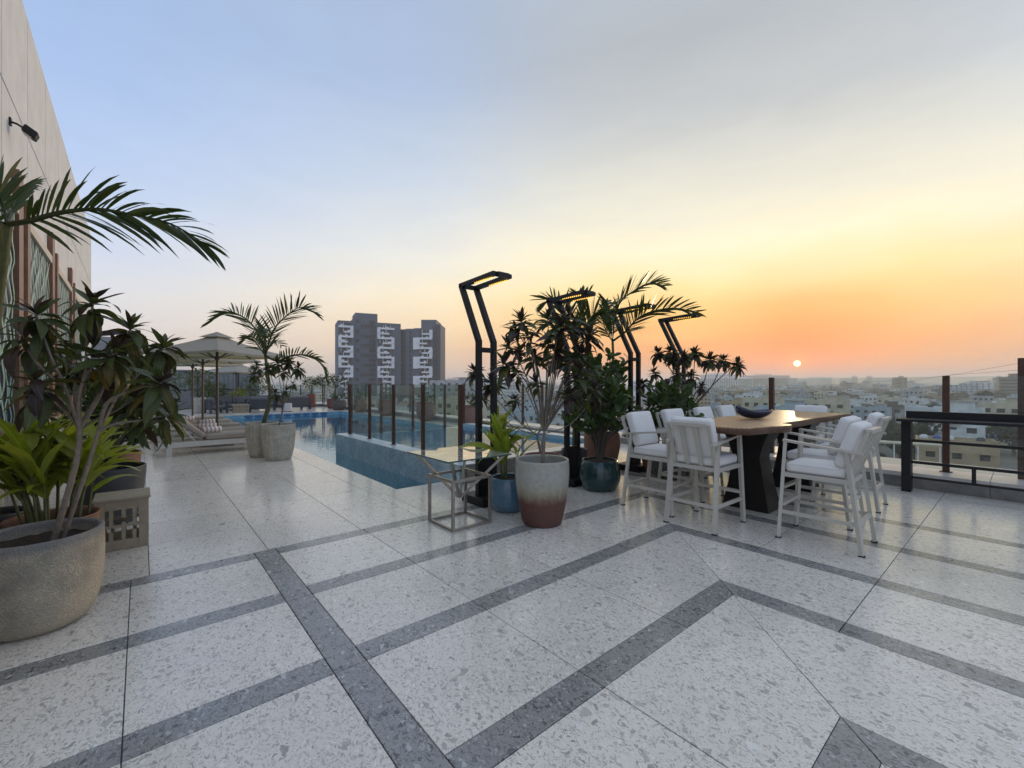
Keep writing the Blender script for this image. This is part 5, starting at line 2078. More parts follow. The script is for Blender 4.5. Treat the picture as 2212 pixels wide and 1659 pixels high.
# ------------------------------------------------------------------ far seating, shed and planting
M_CORR = principled('corrugated_metal', (0.27, 0.28, 0.29), 0.5, metal=0.3, var=0.15, vscale=3)
M_SOFA = principled('sofa_frame', (0.045, 0.05, 0.062), 0.6)
M_SOFAC = principled('sofa_cushion', (0.15, 0.155, 0.165), 0.9, var=0.08)

sh = thing('corrugated_shed', 'grey corrugated metal shed at the far end of the roof', 'shed', (0.6, 33.0, 0))
m = MB()
m.box(0, 5.4, 0.05, 3.0, 0, 2.28)
m.build('wall', M_CORR, sh)
for k in range(22):
    m = MB()
    x_ = 0.03 + k * 0.245
    for z0, z1 in ((0.0, 1.12), (1.18, 2.25)):
        m.box(x_, x_ + 0.10, -0.0, 0.049, z0, z1)
    m.build('corrugated_rib', M_CORR, sh)
for x_ in (2.05, 4.2):
    m = MB()
    m.box(x_ - 0.035, x_ + 0.035, -0.04, -0.002, 0, 2.3)
    m.build('shed_post', M_SOFA, sh)
m = MB()
m.box(0, 5.4, -0.03, 0.045, 1.122, 1.178)
m.build('shed_rail', M_SOFA, sh)
m = MB()
m.box(-0.1, 5.5, -0.1, 3.1, 2.285, 2.36)
m.build('roof', M_CORR, sh)


def sofa(loc, rz, w, label, seats):
    t = thing('sofa' if seats > 1 else 'armchair', label, 'sofa' if seats > 1 else 'armchair', loc, rz, 'charcoal outdoor sofas at the far end')
    for x_ in (-w / 2 + 0.05, w / 2 - 0.05):
        for y_ in (-0.36, 0.36):
            m = MB()
            m.box(x_ - 0.045, x_ + 0.045, y_ - 0.045, y_ + 0.045, 0, 0.56)
            m.build('leg', M_SOFA, t)
        m = MB()
        m.box(x_ - 0.05, x_ + 0.05, -0.41, 0.41, 0.562, 0.61)
        m.build('armrest', M_SOFA, t)
    m = MB()
    m.box(-w / 2 + 0.10, w / 2 - 0.10, -0.38, 0.38, 0.17, 0.25)
    m.build('seat_frame', M_SOFA, t)
    m = MB()
    m.box(-w / 2 + 0.10, w / 2 - 0.10, 0.34, 0.40, 0.252, 0.68)
    m.build('back_frame', M_SOFA, t)
    ww = (w - 0.24) / seats
    for k in range(seats):
        xc = -w / 2 + 0.12 + ww * (k + 0.5)
        m = MB()
        cushion(m, (xc, -0.03, 0.325), (ww - 0.02, 0.70, 0.14), 0.05, Euler((0, 0, 0)), 'z')
        m.build('seat_cushion', M_SOFAC, t)
        m = MB()
        cushion(m, (xc, 0.24, 0.60), (ww - 0.02, 0.17, 0.42), 0.06, Euler((rad(-10), 0, 0)), 'y')
        m.build('back_cushion', M_SOFAC, t)
    return t


sofa((6.75, 27.75, 0), rad(205), 1.9, 'long charcoal sofa with its back to the pool, far right of the seating', 2)
sofa((4.85, 26.75, 0), rad(165), 1.0, 'charcoal armchair beside the slatted bench at the pool end', 1)
sofa((4.0, 29.2, 0), rad(10), 1.6, 'charcoal sofa under the pale parasol before the shed', 2)
sofa((2.95, 27.1, 0), rad(100), 1.0, 'charcoal armchair left of the slatted bench', 1)
sofa((5.9, 29.4, 0), rad(-20), 1.5, 'charcoal sofa with patterned cushions farthest back', 2)
bn = thing('slatted_bench', 'small beige slatted bench at the far pool end', 'bench', (3.95, 26.45, 0))
m = MB()
m.rbox((0, 0, 0.41), (0.78, 0.5, 0.05), 0.012)
m.build('bench_top', M_BEIGE, bn)
for y_ in (-0.22, 0.22):
    m = MB()
    m.box(-0.34, 0.34, y_ - 0.02, y_ + 0.02, 0.0, 0.06)
    m.build('bottom_rail', M_BEIGE, bn)
    for k in range(8):
        m = MB()
        x_ = -0.315 + k * 0.09
        m.box(x_ - 0.025, x_ + 0.025, y_ - 0.018, y_ + 0.018, 0.062, 0.384)
        m.build('upright', M_BEIGE, bn)
    m = MB()
    m.box(-0.28, 0.28, y_ - 0.022, y_ + 0.022, 0.19, 0.24)
    m.build('middle_rail', M_BEIGE, bn)
cy_ = thing('cylinder_table', 'pale round drum table by the far sofa', 'side table', (6.05, 25.9, 0))
MB().lathe([(0.001, 0), (0.22, 0.0), (0.23, 0.03)], 24).build('base', M_SOFA, cy_)
MB().lathe([(0.215, 0.031), (0.215, 0.45), (0.20, 0.46), (0.001, 0.46)], 24).build('drum', principled('drum_pale', (0.5, 0.49, 0.46), 0.5), cy_)


def far_plant(label, c, z0, R, H, col, rr, n=240, leaf=0.16, cat='shrub', name='potted_shrub', top_only=False, stems=5):
    """distant shrub: stems and one crown of separate leaf faces"""
    t = thing(name, label, cat, (c[0], c[1], z0))
    m = MB()
    for i in range(stems):
        a = i * 2.4 + rr.uniform(-0.4, 0.4)
        e = Vector((math.cos(a) * R * 0.7, math.sin(a) * R * 0.7, H * rr.uniform(0.6, 0.95)))
        m.tube([(0, 0, -0.03), (e.x * 0.3, e.y * 0.3, e.z * 0.5), e], [0.014, 0.010, 0.006], 5)
    m.build('stem', M_BARK_DARK, t)
    m = MB()
    for i in range(n):
        while True:
            p = Vector((rr.uniform(-1, 1), rr.uniform(-1, 1), rr.uniform(-1, 1)))
            if p.length < 1:
                break
        zz = (0.72 + 0.28 * p.z) * H if top_only else (0.55 + 0.45 * p.z) * H
        c_ = Vector((p.x * R, p.y * R, zz))
        d = Vector((p.x + rr.gauss(0, 0.5), p.y + rr.gauss(0, 0.5), rr.gauss(0.1, 0.6))).normalized()
        s_ = d.cross(Vector((rr.gauss(0, 1), rr.gauss(0, 1), 1))).normalized()
        l = leaf * rr.uniform(0.7, 1.3)
        w = l * 0.16
        nn = s_.cross(d) * 0.05 * l
        m.add([c_, c_ + d * l * 0.45 + s_ * w + nn, c_ + d * l, c_ + d * l * 0.45 - s_ * w + nn], [(0, 1, 2, 3)], True)
    cr = m.build('crown', col, t)
    cr['kind'] = 'stuff'
    return t


rr = random.Random(77)
POTS_FAR = [((8.40, 30.0), M_REDPOT, 'tall red pot at the far roof corner', [(0.20, 0), (0.26, 0.1), (0.29, 0.5), (0.28, 0.85)]),
            ((8.72, 25.75), M_BROWNPOT, 'brown bowl pot at the far pool corner', [(0.25, 0), (0.36, 0.12), (0.43, 0.33), (0.38, 0.55)]),
            ((8.86, 22.9), M_PINKPOT, 'pink-brown urn beyond the pool, farthest of the four', [(0.20, 0), (0.30, 0.12), (0.37, 0.38), (0.33, 0.62), (0.34, 0.70)]),
            ((8.86, 19.7), M_PINKPOT, 'second pink-brown urn beyond the pool', [(0.20, 0), (0.30, 0.12), (0.37, 0.38), (0.33, 0.66), (0.34, 0.75)]),
            ((8.86, 15.9), M_PINKPOT, 'third pink-brown urn beyond the pool, behind the spa glass', [(0.20, 0), (0.30, 0.12), (0.38, 0.38), (0.34, 0.66), (0.35, 0.75)]),
            ((8.80, 12.5), M_PINKPOT, 'nearest pink-brown urn beyond the pool, behind the first lamp post', [(0.20, 0), (0.30, 0.12), (0.38, 0.38), (0.34, 0.66), (0.35, 0.75)]),
            ((2.3, 27.6), M_SCALE, 'pale tall pot at the far end behind the loungers', [(0.22, 0), (0.26, 0.1), (0.30, 0.5), (0.29, 0.80)]),
            ((5.5, 31.6), M_REDPOT, 'red pot of the bushy shrub in front of the shed', [(0.20, 0), (0.24, 0.1), (0.28, 0.5), (0.28, 0.62)]),
            ((4.55, 31.8), M_DARKPOT, 'dark trough pot of the lime-green plant by the shed', [(0.20, 0), (0.24, 0.1), (0.28, 0.3), (0.28, 0.45)])]
FARP = [('pruned croton topiary in the tall red far pot', 0.62, 1.15, M_CROT_G, 260, 0.2, True), ('low leafy plant in the brown bowl pot', 0.42, 0.45, M_CLUSIA, 160, 0.15, False), ('grassy plant in the farthest pink-brown urn', 0.32, 0.42, M_CLUSIA, 120, 0.16, False),
        ('grassy plant in the second pink-brown urn', 0.32, 0.42, M_CLUSIA, 120, 0.16, False), ('grassy plant in the third pink-brown urn', 0.32, 0.4, M_CLUSIA, 120, 0.16, False), ('dark plant in the nearest pink-brown urn', 0.3, 0.5, M_CROT_G, 120, 0.16, False),
        ('croton in the pale pot behind the loungers', 0.65, 1.6, M_CROT_G, 300, 0.22, False), ('bushy green shrub in front of the corrugated shed', 0.8, 1.45, M_CLUSIA, 420, 0.18, False), ('lime-green leafy plant by the corrugated shed', 0.45, 0.75, M_GINGER, 160, 0.24, False)]
for (c, mt, lab, prof), (lab2, R, H, col, n, lf, top) in zip(POTS_FAR, FARP):
    pot('far_pot', lab, (*c, 0), smooth_prof(prof, 4), mt, prof[-1][1] - 0.06, prof[-1][0] - 0.03, 0.025, 28)
    far_plant(lab2, c, prof[-1][1] - 0.05, R, H, col, rr, n, lf, top_only=top)
# the croton that shows left of the spa glass, in front of the grey towers
pot('far_pot', 'dark pot behind the far end of the spa glass', (8.95, 27.6, 0), smooth_prof([(0.2, 0), (0.28, 0.1), (0.32, 0.4), (0.3, 0.6)], 4), M_REDPOT, 0.54, 0.27, 0.025, 28)
far_plant('flat-topped croton in front of the grey tower base', (8.95, 27.6), 0.55, 0.85, 1.55, M_CROT_G, rr, 300, 0.2, top_only=True, stems=6)
for (x, y, R, H, lab) in ((-0.2, 24.5, 0.9, 2.3, 'tall dark shrub at the far end of the building wall'), (1.0, 30.6, 0.9, 2.0, 'dark shrub left of the corrugated shed'), (-0.45, 21.6, 0.7, 2.0, 'dark shrub beyond the last parasol'), (3.4, 31.9, 0.6, 1.2, 'grey-green shrub against the shed wall')):
    pot('far_pot', 'dark pot of the ' + lab, (x, y, 0), smooth_prof([(0.2, 0), (0.26, 0.1), (0.3, 0.35), (0.3, 0.45)], 4), M_DARKPOT, 0.4, 0.27, 0.025, 24)
    far_plant(lab, (x, y), 0.4, R, H, M_CLUSIA, rr, 420, 0.2)
# grey block of the neighbouring stair tower seen past the wall end
nb = thing('stair_tower', 'grey rendered stair tower just past the end of the clad wall', 'building', (-0.6, 36.5, 0))
m = MB()
m.box(-3.0, 0.7, 0, 4, -4, 4.4)
m.build('wall', principled('grey_render', (0.30, 0.30, 0.30), 0.85, var=0.15, vscale=2), nb)
m = MB()
m.box(0.2, 1.6, 0.5, 3.5, -4, 3.0)
m.build('annex', principled('grey_render_dark', (0.10, 0.10, 0.11), 0.85, var=0.15, vscale=2), nb)

# ------------------------------------------------------------------ the city below
GZ = -19.0
M_GROUND = principled('city_ground', (0.16, 0.15, 0.12), 0.95, var=0.5, vscale=0.03, coord='Object')
gr = MB()
gr.add([(-6000, -6000, GZ), (6000, -6000, GZ), (6000, 6000, GZ), (-6000, 6000, GZ)], [(0, 1, 2, 3)])
struct('ground', gr, M_GROUND)
# body of the hotel under the terrace
hb = MB()
hb.box(-10, 9.86, -12, 40, GZ, -1.5)
hbo = hb.build('hotel_building', principled('hotel_render', (0.4, 0.38, 0.35), 0.8))
tag(hbo, 'building block that carries the roof terrace', 'building')

WALLC = {'white': (0.62, 0.63, 0.63), 'cream': (0.52, 0.47, 0.35), 'grey': (0.34, 0.35, 0.36), 'ochre': (0.40, 0.31, 0.19), 'pink': (0.46, 0.34, 0.29), 'bluegrey': (0.36, 0.43, 0.48), 'umber': (0.17, 0.14, 0.12)}
M_WALLS = {k: principled('house_' + k, tuple(min(0.75, 1.15 * c_) for c_ in v), 0.85, var=0.22, vscale=0.35) for k, v in WALLC.items()}
M_WIN = principled('window_dark', (0.035, 0.042, 0.05), 0.25)
M_ROOF = principled('flat_roof', (0.38, 0.36, 0.33), 0.9, var=0.25, vscale=0.5)
M_TANK_K = principled('tank_black', (0.03, 0.03, 0.035), 0.5)
M_TANK_W = principled('tank_white', (0.7, 0.71, 0.72), 0.5)
M_TANK_B = principled('tank_blue', (0.04, 0.10, 0.30), 0.5)


def house(name, label, cat, w, d, floors, rr, wallm, group=None, nx=None, fh=3.1, win=(1.3, 1.35), balcony=True, loc=(0, 0, 0), rz=0.0, tank=None, step=True, sides=True):
    """flat-roofed concrete house; its front faces local -Y"""
    t = thing(name, label, cat, loc, rz, group)
    H = floors * fh
    m = MB()
    m.box(-w / 2, w / 2, -d / 2, d / 2, 0, H)
    m.build('wall', wallm, t)
    m = MB()
    p = 0.16
    m.box(-w / 2, w / 2, -d / 2, -d / 2 + p, H, H + 0.9)
    m.box(-w / 2, w / 2, d / 2 - p, d / 2, H, H + 0.9)
    m.box(-w / 2, -w / 2 + p, -d / 2 + p, d / 2 - p, H, H + 0.9)
    m.box(w / 2 - p, w / 2, -d / 2 + p, d / 2 - p, H, H + 0.9)
    m.build('parapet', wallm, t)
    m = MB()
    m.box(-w / 2 + p, w / 2 - p, -d / 2 + p, d / 2 - p, H, H + 0.05)
    m.build('roof', M_ROOF, t)
    if step:
        m = MB()
        sx = rr.choice((-1, 1))
        x0 = sx * w * 0.22
        m.box(x0 - w * 0.16, x0 + w * 0.16, -d * 0.05, d * 0.32, H + 0.05, H + 2.5)
        sr = m.build('stair_room', wallm, t)
        m = MB()
        m.box(x0 - w * 0.19, x0 + w * 0.19, -d * 0.12, d * 0.36, H + 2.5, H + 2.65)
        m.build('stair_roof', M_ROOF, sr)
        tm = tank or rr.choice((M_TANK_K, M_TANK_W, M_TANK_K))
        MB().lathe([(0.001, 0), (0.6, 0), (0.62, 1.1), (0.35, 1.35), (0.001, 1.38)], 12, (-sx * w * 0.2, d * 0.15)).build('water_tank', tm, t, (0, 0, H + 0.05))
    n = nx or max(2, int(w / 3.2))
    ww, wh = win
    for f in range(floors):
        z = f * fh + 0.95
        for k in range(n):
            x = -w / 2 + w * (k + 0.5) / n
            m = MB()
            m.box(x - ww / 2, x + ww / 2, -d / 2 - 0.03, -d / 2 + 0.05, z, z + wh)
            wo = m.build('window', M_WIN, t)
            m = MB()
            m.box(x - ww / 2 - 0.15, x + ww / 2 + 0.15, -d / 2 - 0.45, -d / 2 - 0.002, z + wh + 0.05, z + wh + 0.15)
            m.build('sunshade', wallm, wo)
        if balcony and floors > 1 and f > 0 and rr.random() < 0.7:
            x = -w / 2 + w * (rr.randrange(n) + 0.5) / n
            m = MB()
            m.box(x - w / n * 0.48, x + w / n * 0.48, -d / 2 - 1.1, -d / 2 - 0.002, f * fh - 0.1, f * fh + 0.02)
            m.box(x - w / n * 0.48, x + w / n * 0.48, -d / 2 - 1.1, -d / 2 - 1.0, f * fh + 0.02, f * fh + 0.95)
            m.build('balcony', wallm, t)
        if sides:
            for k in range(max(1, n - 1)):
                y = -d / 2 + d * (k + 0.5) / max(1, n - 1)
                m = MB()
                m.box(-w / 2 - 0.03, -w / 2 + 0.05, y - ww / 2, y + ww / 2, z, z + wh)
                m.build('window', M_WIN, t)
    return t


def look(u, dist):
    """ground spot at a view column and distance, and the turn that faces the camera"""
    v = (FWD + RGT * ((u - 1106) / 945.0))
    p = v * dist
    return Vector((p.x, p.y, GZ)), math.atan2(-p.x, p.y) * -1


def face(p, jitter=0.0):
    return math.atan2(p.y, p.x) - PI / 2 + jitter


rc = random.Random(2024)
# prototypes
protos = []
for (w, d, fl, nx) in ((9, 9, 2, 3), (11, 8, 3, 3), (8, 10, 3, 2), (12, 9, 4, 4), (10, 9, 4, 3), (12, 10, 5, 4), (9, 8, 2, 2)):
    protos.append(((w, d, fl), house('city_house', 'x', 'house', w, d, fl, rc, M_WALLS['white'], 'x', nx)))
used = [False] * len(protos)
# keep clear spots of the buildings placed by hand: (u, distance, half width)
HAND = []


def hand(u, dist, hw):
    HAND.append((look(u, dist)[0], hw))


for a in ((2035, 118, 13), (2128, 132, 7), (2062, 78, 9), (1905, 205, 12), (1960, 215, 12), (2150, 150, 9), (2070, 560, 22), (2150, 545, 24), (1553, 975, 30), (795, 290, 28), (905, 290, 28), (985, 250, 16), (1780, 180, 10)):
    hand(*a)
COLS = (['white'] * 9 + ['cream'] * 6 + ['grey'] * 4 + ['ochre'] * 2 + ['pink'] * 2 + ['bluegrey'] * 4 + ['umber'] * 1)
spots = []
dist = 84.0
while dist < 470 and len(spots) < 296:
    du = 13.5 / dist * 945
    u = 700 + rc.uniform(0, du)
    while u < 2330:
        dd = dist * (1 + rc.uniform(-0.02, 0.02))
        p = look(u + rc.uniform(-0.15, 0.15) * du, dd)[0]
        ok = all((Vector((p.x - q.x, p.y - q.y))).length > hw + 7 for q, hw in HAND)
        if ok and p.x > 30 and rc.random() < 0.86:
            spots.append(p)
        u += du * (1 + ((u - 1106) / 945) ** 2) ** 0.5 * 1.0
    dist += 14.5 + dist * 0.02
spots = spots[:296]
GRID_ROT = rad(23)
NAMEC = {'white': 'white', 'cream': 'cream', 'grey': 'grey', 'ochre': 'ochre', 'pink': 'pinkish', 'bluegrey': 'blue-grey', 'umber': 'dark brown'}
ORD = ['nearest', 'second', 'third', 'fourth', 'fifth', 'sixth', 'seventh', 'eighth', 'ninth', 'tenth', 'eleventh', 'twelfth', 'thirteenth', 'fourteenth', 'fifteenth', 'sixteenth', 'seventeenth', 'eighteenth', 'nineteenth', 'twentieth']
ZONES = [(960, 'behind the spa glass'), (1110, 'right of the grey towers'), (1240, 'behind the tall croton stems'), (1400, 'behind the clusia shrubs'), (1500, 'below the umbrella-shaped croton'), (1590, 'below the big white block'), (1667, 'left of the left brown post'),
         (1760, 'just right of the left brown post'), (1850, 'below the twin dark towers'), (1945, 'left of the bar counter'), (2043, 'over the left end of the bar counter'), (2130, 'right of the right brown post'), (9999, 'at the right picture edge')]
SEEN = {}


def column(p):
    dep = p.x * FWD.x + p.y * FWD.y
    u = 1106 + 945 * (p.x * RGT.x + p.y * RGT.y) / dep
    return next(t for lim, t in ZONES if u < lim)


def ranked(kind, p):
    z = column(p)
    n = SEEN.get((kind, z), 0)
    SEEN[(kind, z)] = n + 1
    return ORD[min(n, 19)] + ' ' + kind + ' ' + z


spots.sort(key=lambda p: p.x * p.x + p.y * p.y)
for p in spots:
    k = rc.randrange(len(protos))
    (w, d, fl), pr = protos[k]
    o = copy_tree(pr) if used[k] else pr
    if not used[k]:
        used[k] = True
    o.location = p
    o.rotation_euler = (0, 0, face(p) + rc.uniform(-0.5, 0.5))
    s = rc.uniform(0.70, 0.98)
    o.scale = (s, s, rc.uniform(0.75, 0.98))
    c = rc.choice(COLS)
    o['label'] = ranked(('low ' if fl < 3 else 'tall ') + NAMEC[c] + ' flat-roofed house', p)
    o['group'] = NAMEC[c] + ' flat-roofed houses of the city'
    for ch in KIDS.get(o.name, ()):
        if ch.name.split('.')[0] in ('wall', 'parapet', 'stair_room', 'balcony'):
            ch.material_slots[0].link = 'OBJECT'
            ch.material_slots[0].material = M_WALLS[c]
        for g2 in KIDS.get(ch.name, ()):
            if g2.name.split('.')[0] == 'sunshade':
                g2.material_slots[0].link = 'OBJECT'
                g2.material_slots[0].material = M_WALLS[c]
for i, f in enumerate(used):
    if not f:
        protos[i][1].location = look(1700 + 40 * i, 300)[0]
        protos[i][1]['label'] = 'plain house far out in the city'


# distant sea of houses: one mass nobody could count
def facade_mat():
    m, t, b, out = new_mat('distant_facades')
    at_ = t.add('ShaderNodeAttribute')
    at_.attribute_name = 'tone'
    geo = t.add('ShaderNodeNewGeometry')
    sp = t.add('ShaderNodeSeparateXYZ')
    t.link(geo.outputs['Position'], sp.inputs[0])
    nz = t.add('ShaderNodeSeparateXYZ')
    t.link(geo.outputs['Normal'], nz.inputs[0])
    hz = t.math('ABSOLUTE', nz.outputs[2])
    a = t.math('FRACT', t.math('MULTIPLY', sp.outputs[2], 1 / 3.1))
    bb = t.math('FRACT', t.math('MULTIPLY', t.math('ADD', sp.outputs[0], t.math('MULTIPLY', sp.outputs[1], 0.7)), 1 / 3.4))
    w = t.math('MULTIPLY', t.math('GREATER_THAN', a, 0.5), t.math('GREATER_THAN', bb, 0.55))
    w = t.math('MULTIPLY', w, t.math('LESS_THAN', hz, 0.5))
    col = t.mix(t.math('MULTIPLY', w, 0.8), at_.outputs['Color'], (0.06, 0.065, 0.07, 1))
    t.link(col, b.inputs['Base Color'])
    b.inputs['Roughness'].default_value = 0.9
    return m


M_FACADE = facade_mat()


def mass(name, label, boxes, cat='houses'):
    vs_, fs, cols = [], [], []
    for (p, w, d, h, rz, c) in boxes:
        ca, sa = math.cos(rz), math.sin(rz)
        o = len(vs_)
        for z in (GZ, GZ + h):
            for a, b in ((-1, -1), (1, -1), (1, 1), (-1, 1)):
                x, y = a * w / 2, b * d / 2
                vs_.append((p.x + x * ca - y * sa, p.y + x * sa + y * ca, z))
        fs += [tuple(o + i for i in f) for f in ((4, 5, 6, 7), (0, 1, 5, 4), (1, 2, 6, 5), (2, 3, 7, 6), (3, 0, 4, 7))]
        cols += [c] * 20
    me = bpy.data.meshes.new(name)
    me.from_pydata(vs_, [], fs)
    ca_ = me.color_attributes.new('tone', 'FLOAT_COLOR', 'CORNER')
    flat = []
    for c in cols:
        flat += [c[0], c[1], c[2], 1.0]
    ca_.data.foreach_set('color', flat)
    me.materials.append(M_FACADE)
    me.update()
    o = put(name, me)
    tag(o, label, cat, None, 'stuff')
    return o


boxes = []
dist = 430.0
while dist < 4200:
    cell = 13 + dist * 0.009
    du = cell / dist * 945
    u = 560 + rc.uniform(0, du)
    while u < 2360:
        if rc.random() < 0.80:
            p = look(u, dist * (1 + rc.uniform(-0.02, 0.02)))[0]
            if all((Vector((p.x - q.x, p.y - q.y))).length > hw + 8 for q, hw in HAND):
                c = WALLC[rc.choice(COLS)]
                k = rc.uniform(0.75, 1.15)
                h = rc.choice((6, 7, 9, 9, 11, 12, 14)) * rc.uniform(0.9, 1.1)
                if rc.random() < 0.03:
                    h *= rc.uniform(1.5, 2.4)
                w, d = cell * rc.uniform(0.5, 0.85), cell * rc.uniform(0.5, 0.85)
                rz = GRID_ROT + rc.choice((0, 0.4, 0.9))
                boxes.append((p, w, d, h, rz, tuple(x * k for x in c)))
                if rc.random() < 0.6 and dist < 1500:
                    boxes.append((p + Vector((rc.uniform(-.2, .2) * w, rc.uniform(-.2, .2) * d, 0)), w * 0.35, d * 0.35, h + 2.6, rz, tuple(x * k * 1.05 for x in c)))
        u += du
    dist += cell * (1.0 + dist * 0.0004)
mass('distant_houses', 'sea of small pale houses fading into the haze towards the horizon', boxes)


# city trees
def crown_mesh(rr, R, H, n, mat):
    m = MB()
    lobes = [(Vector((rr.uniform(-.55, .55) * R, rr.uniform(-.55, .55) * R, H * rr.uniform(0.45, 0.85))), R * rr.uniform(0.35, 0.6)) for _ in range(8)]
    for i in range(n):
        c, r = rr.choice(lobes)
        d = Vector((rr.gauss(0, 1), rr.gauss(0, 1), rr.gauss(0.2, 1))).normalized()
        p = c + d * r * rr.uniform(0.6, 1.05)
        a = d.orthogonal().normalized()
        a = Matrix.Rotation(rr.uniform(0, 6.3), 3, d) @ a
        b = d.cross(a)
        a = (a + d * rr.uniform(-.6, .6)).normalized()
        s = rr.uniform(0.25, 0.6)
        m.add([p - a * s, p + b * s * 0.6, p + a * s, p - b * s * 0.6], [(0, 1, 2, 3)])
    return m.mesh('crown', mat)


M_TREE = principled('tree_foliage', (0.040, 0.055, 0.022), 0.8, obj_var=0.35, transl=0.15)
crowns = [crown_mesh(rc, 3.6, 7.5, 700, M_TREE), crown_mesh(rc, 4.4, 6.5, 800, M_TREE), crown_mesh(rc, 2.6, 8.5, 600, M_TREE)]
tm = MB()
tm.tube([(0, 0, 0), (0.1, 0, 2.0), (0, 0.1, 4.5)], [0.28, 0.22, 0.12], 7)
trunk_me = tm.mesh('trunk', M_BARK_DARK)
tspots = []
for i in range(120):
    p = look(rc.uniform(760, 2300), rc.uniform(62, 430))[0]
    if any((Vector((p.x - q.x, p.y - q.y))).length < 7.5 for q in spots) or any((Vector((p.x - q.x, p.y - q.y))).length < hw + 3 for q, hw in HAND) or p.x < 30:
        continue
    tspots.append((p, rc.uniform(0.8, 1.4)))
for (u, dist, s) in ((1975, 100, 1.5), (1945, 108, 1.3), (2190, 125, 1.6), (1790, 170, 1.3), (2125, 260, 2.0), (2010, 190, 1.6), (2160, 420, 1.8), (2085, 430, 1.6), (1350, 150, 1.4), (1180, 170, 1.5)):
    tspots.append((look(u, dist)[0], s))
tspots.sort(key=lambda a: a[0].x ** 2 + a[0].y ** 2)
for p, s in tspots:
    k = rc.randrange(3)
    t = thing('city_tree', ranked(('round', 'spreading', 'narrow')[k] + ' dusty green street tree', p), 'tree', p, rc.uniform(0, 6), 'street trees between the houses')
    t.scale = (s, s, s)
    put('trunk', trunk_me, t)
    put('crown', crowns[k], t)
# far trees as one mass
m = MB()
for i in range(2600):
    dist = 430 + 2200 * rc.random() ** 1.5
    p = look(rc.uniform(600, 2330), dist)[0]
    R = rc.uniform(2.5, 6.5) * (1 + dist / 2500)
    for k in range(10):
        d = Vector((rc.gauss(0, 1), rc.gauss(0, 1), abs(rc.gauss(0, 0.8)))).normalized()
        c = p + Vector((d.x * R, d.y * R, 3.5 + d.z * R * 1.1))
        a = d.orthogonal().normalized() * R * 0.6
        b = d.cross(a.normalized()) * R * 0.5
        m.add([c - a, c - b, c + a, c + b], [(0, 1, 2, 3)])
o = m.build('distant_trees', M_TREE)
tag(o, 'dark tree masses scattered through the distant city', 'trees', None, 'stuff')

# ---- buildings one can tell apart
def placed(u, dist, jit=0.0):
    p = look(u, dist)[0]
    return p, face(p, jit)


M_TW_GREY = principled('tower_grey', (0.088, 0.115, 0.155), 0.8, var=0.08, vscale=0.1)
M_TW_SHADED = principled('tower_shaded', (0.052, 0.068, 0.10), 0.8)  # darker copy of the tower grey, shade of the receding wings painted in
M_TW_WHITE = principled('tower_white', (0.84, 0.85, 0.87), 0.7)
M_TW_RECESS = principled('tower_recess', (0.022, 0.024, 0.03), 0.5)


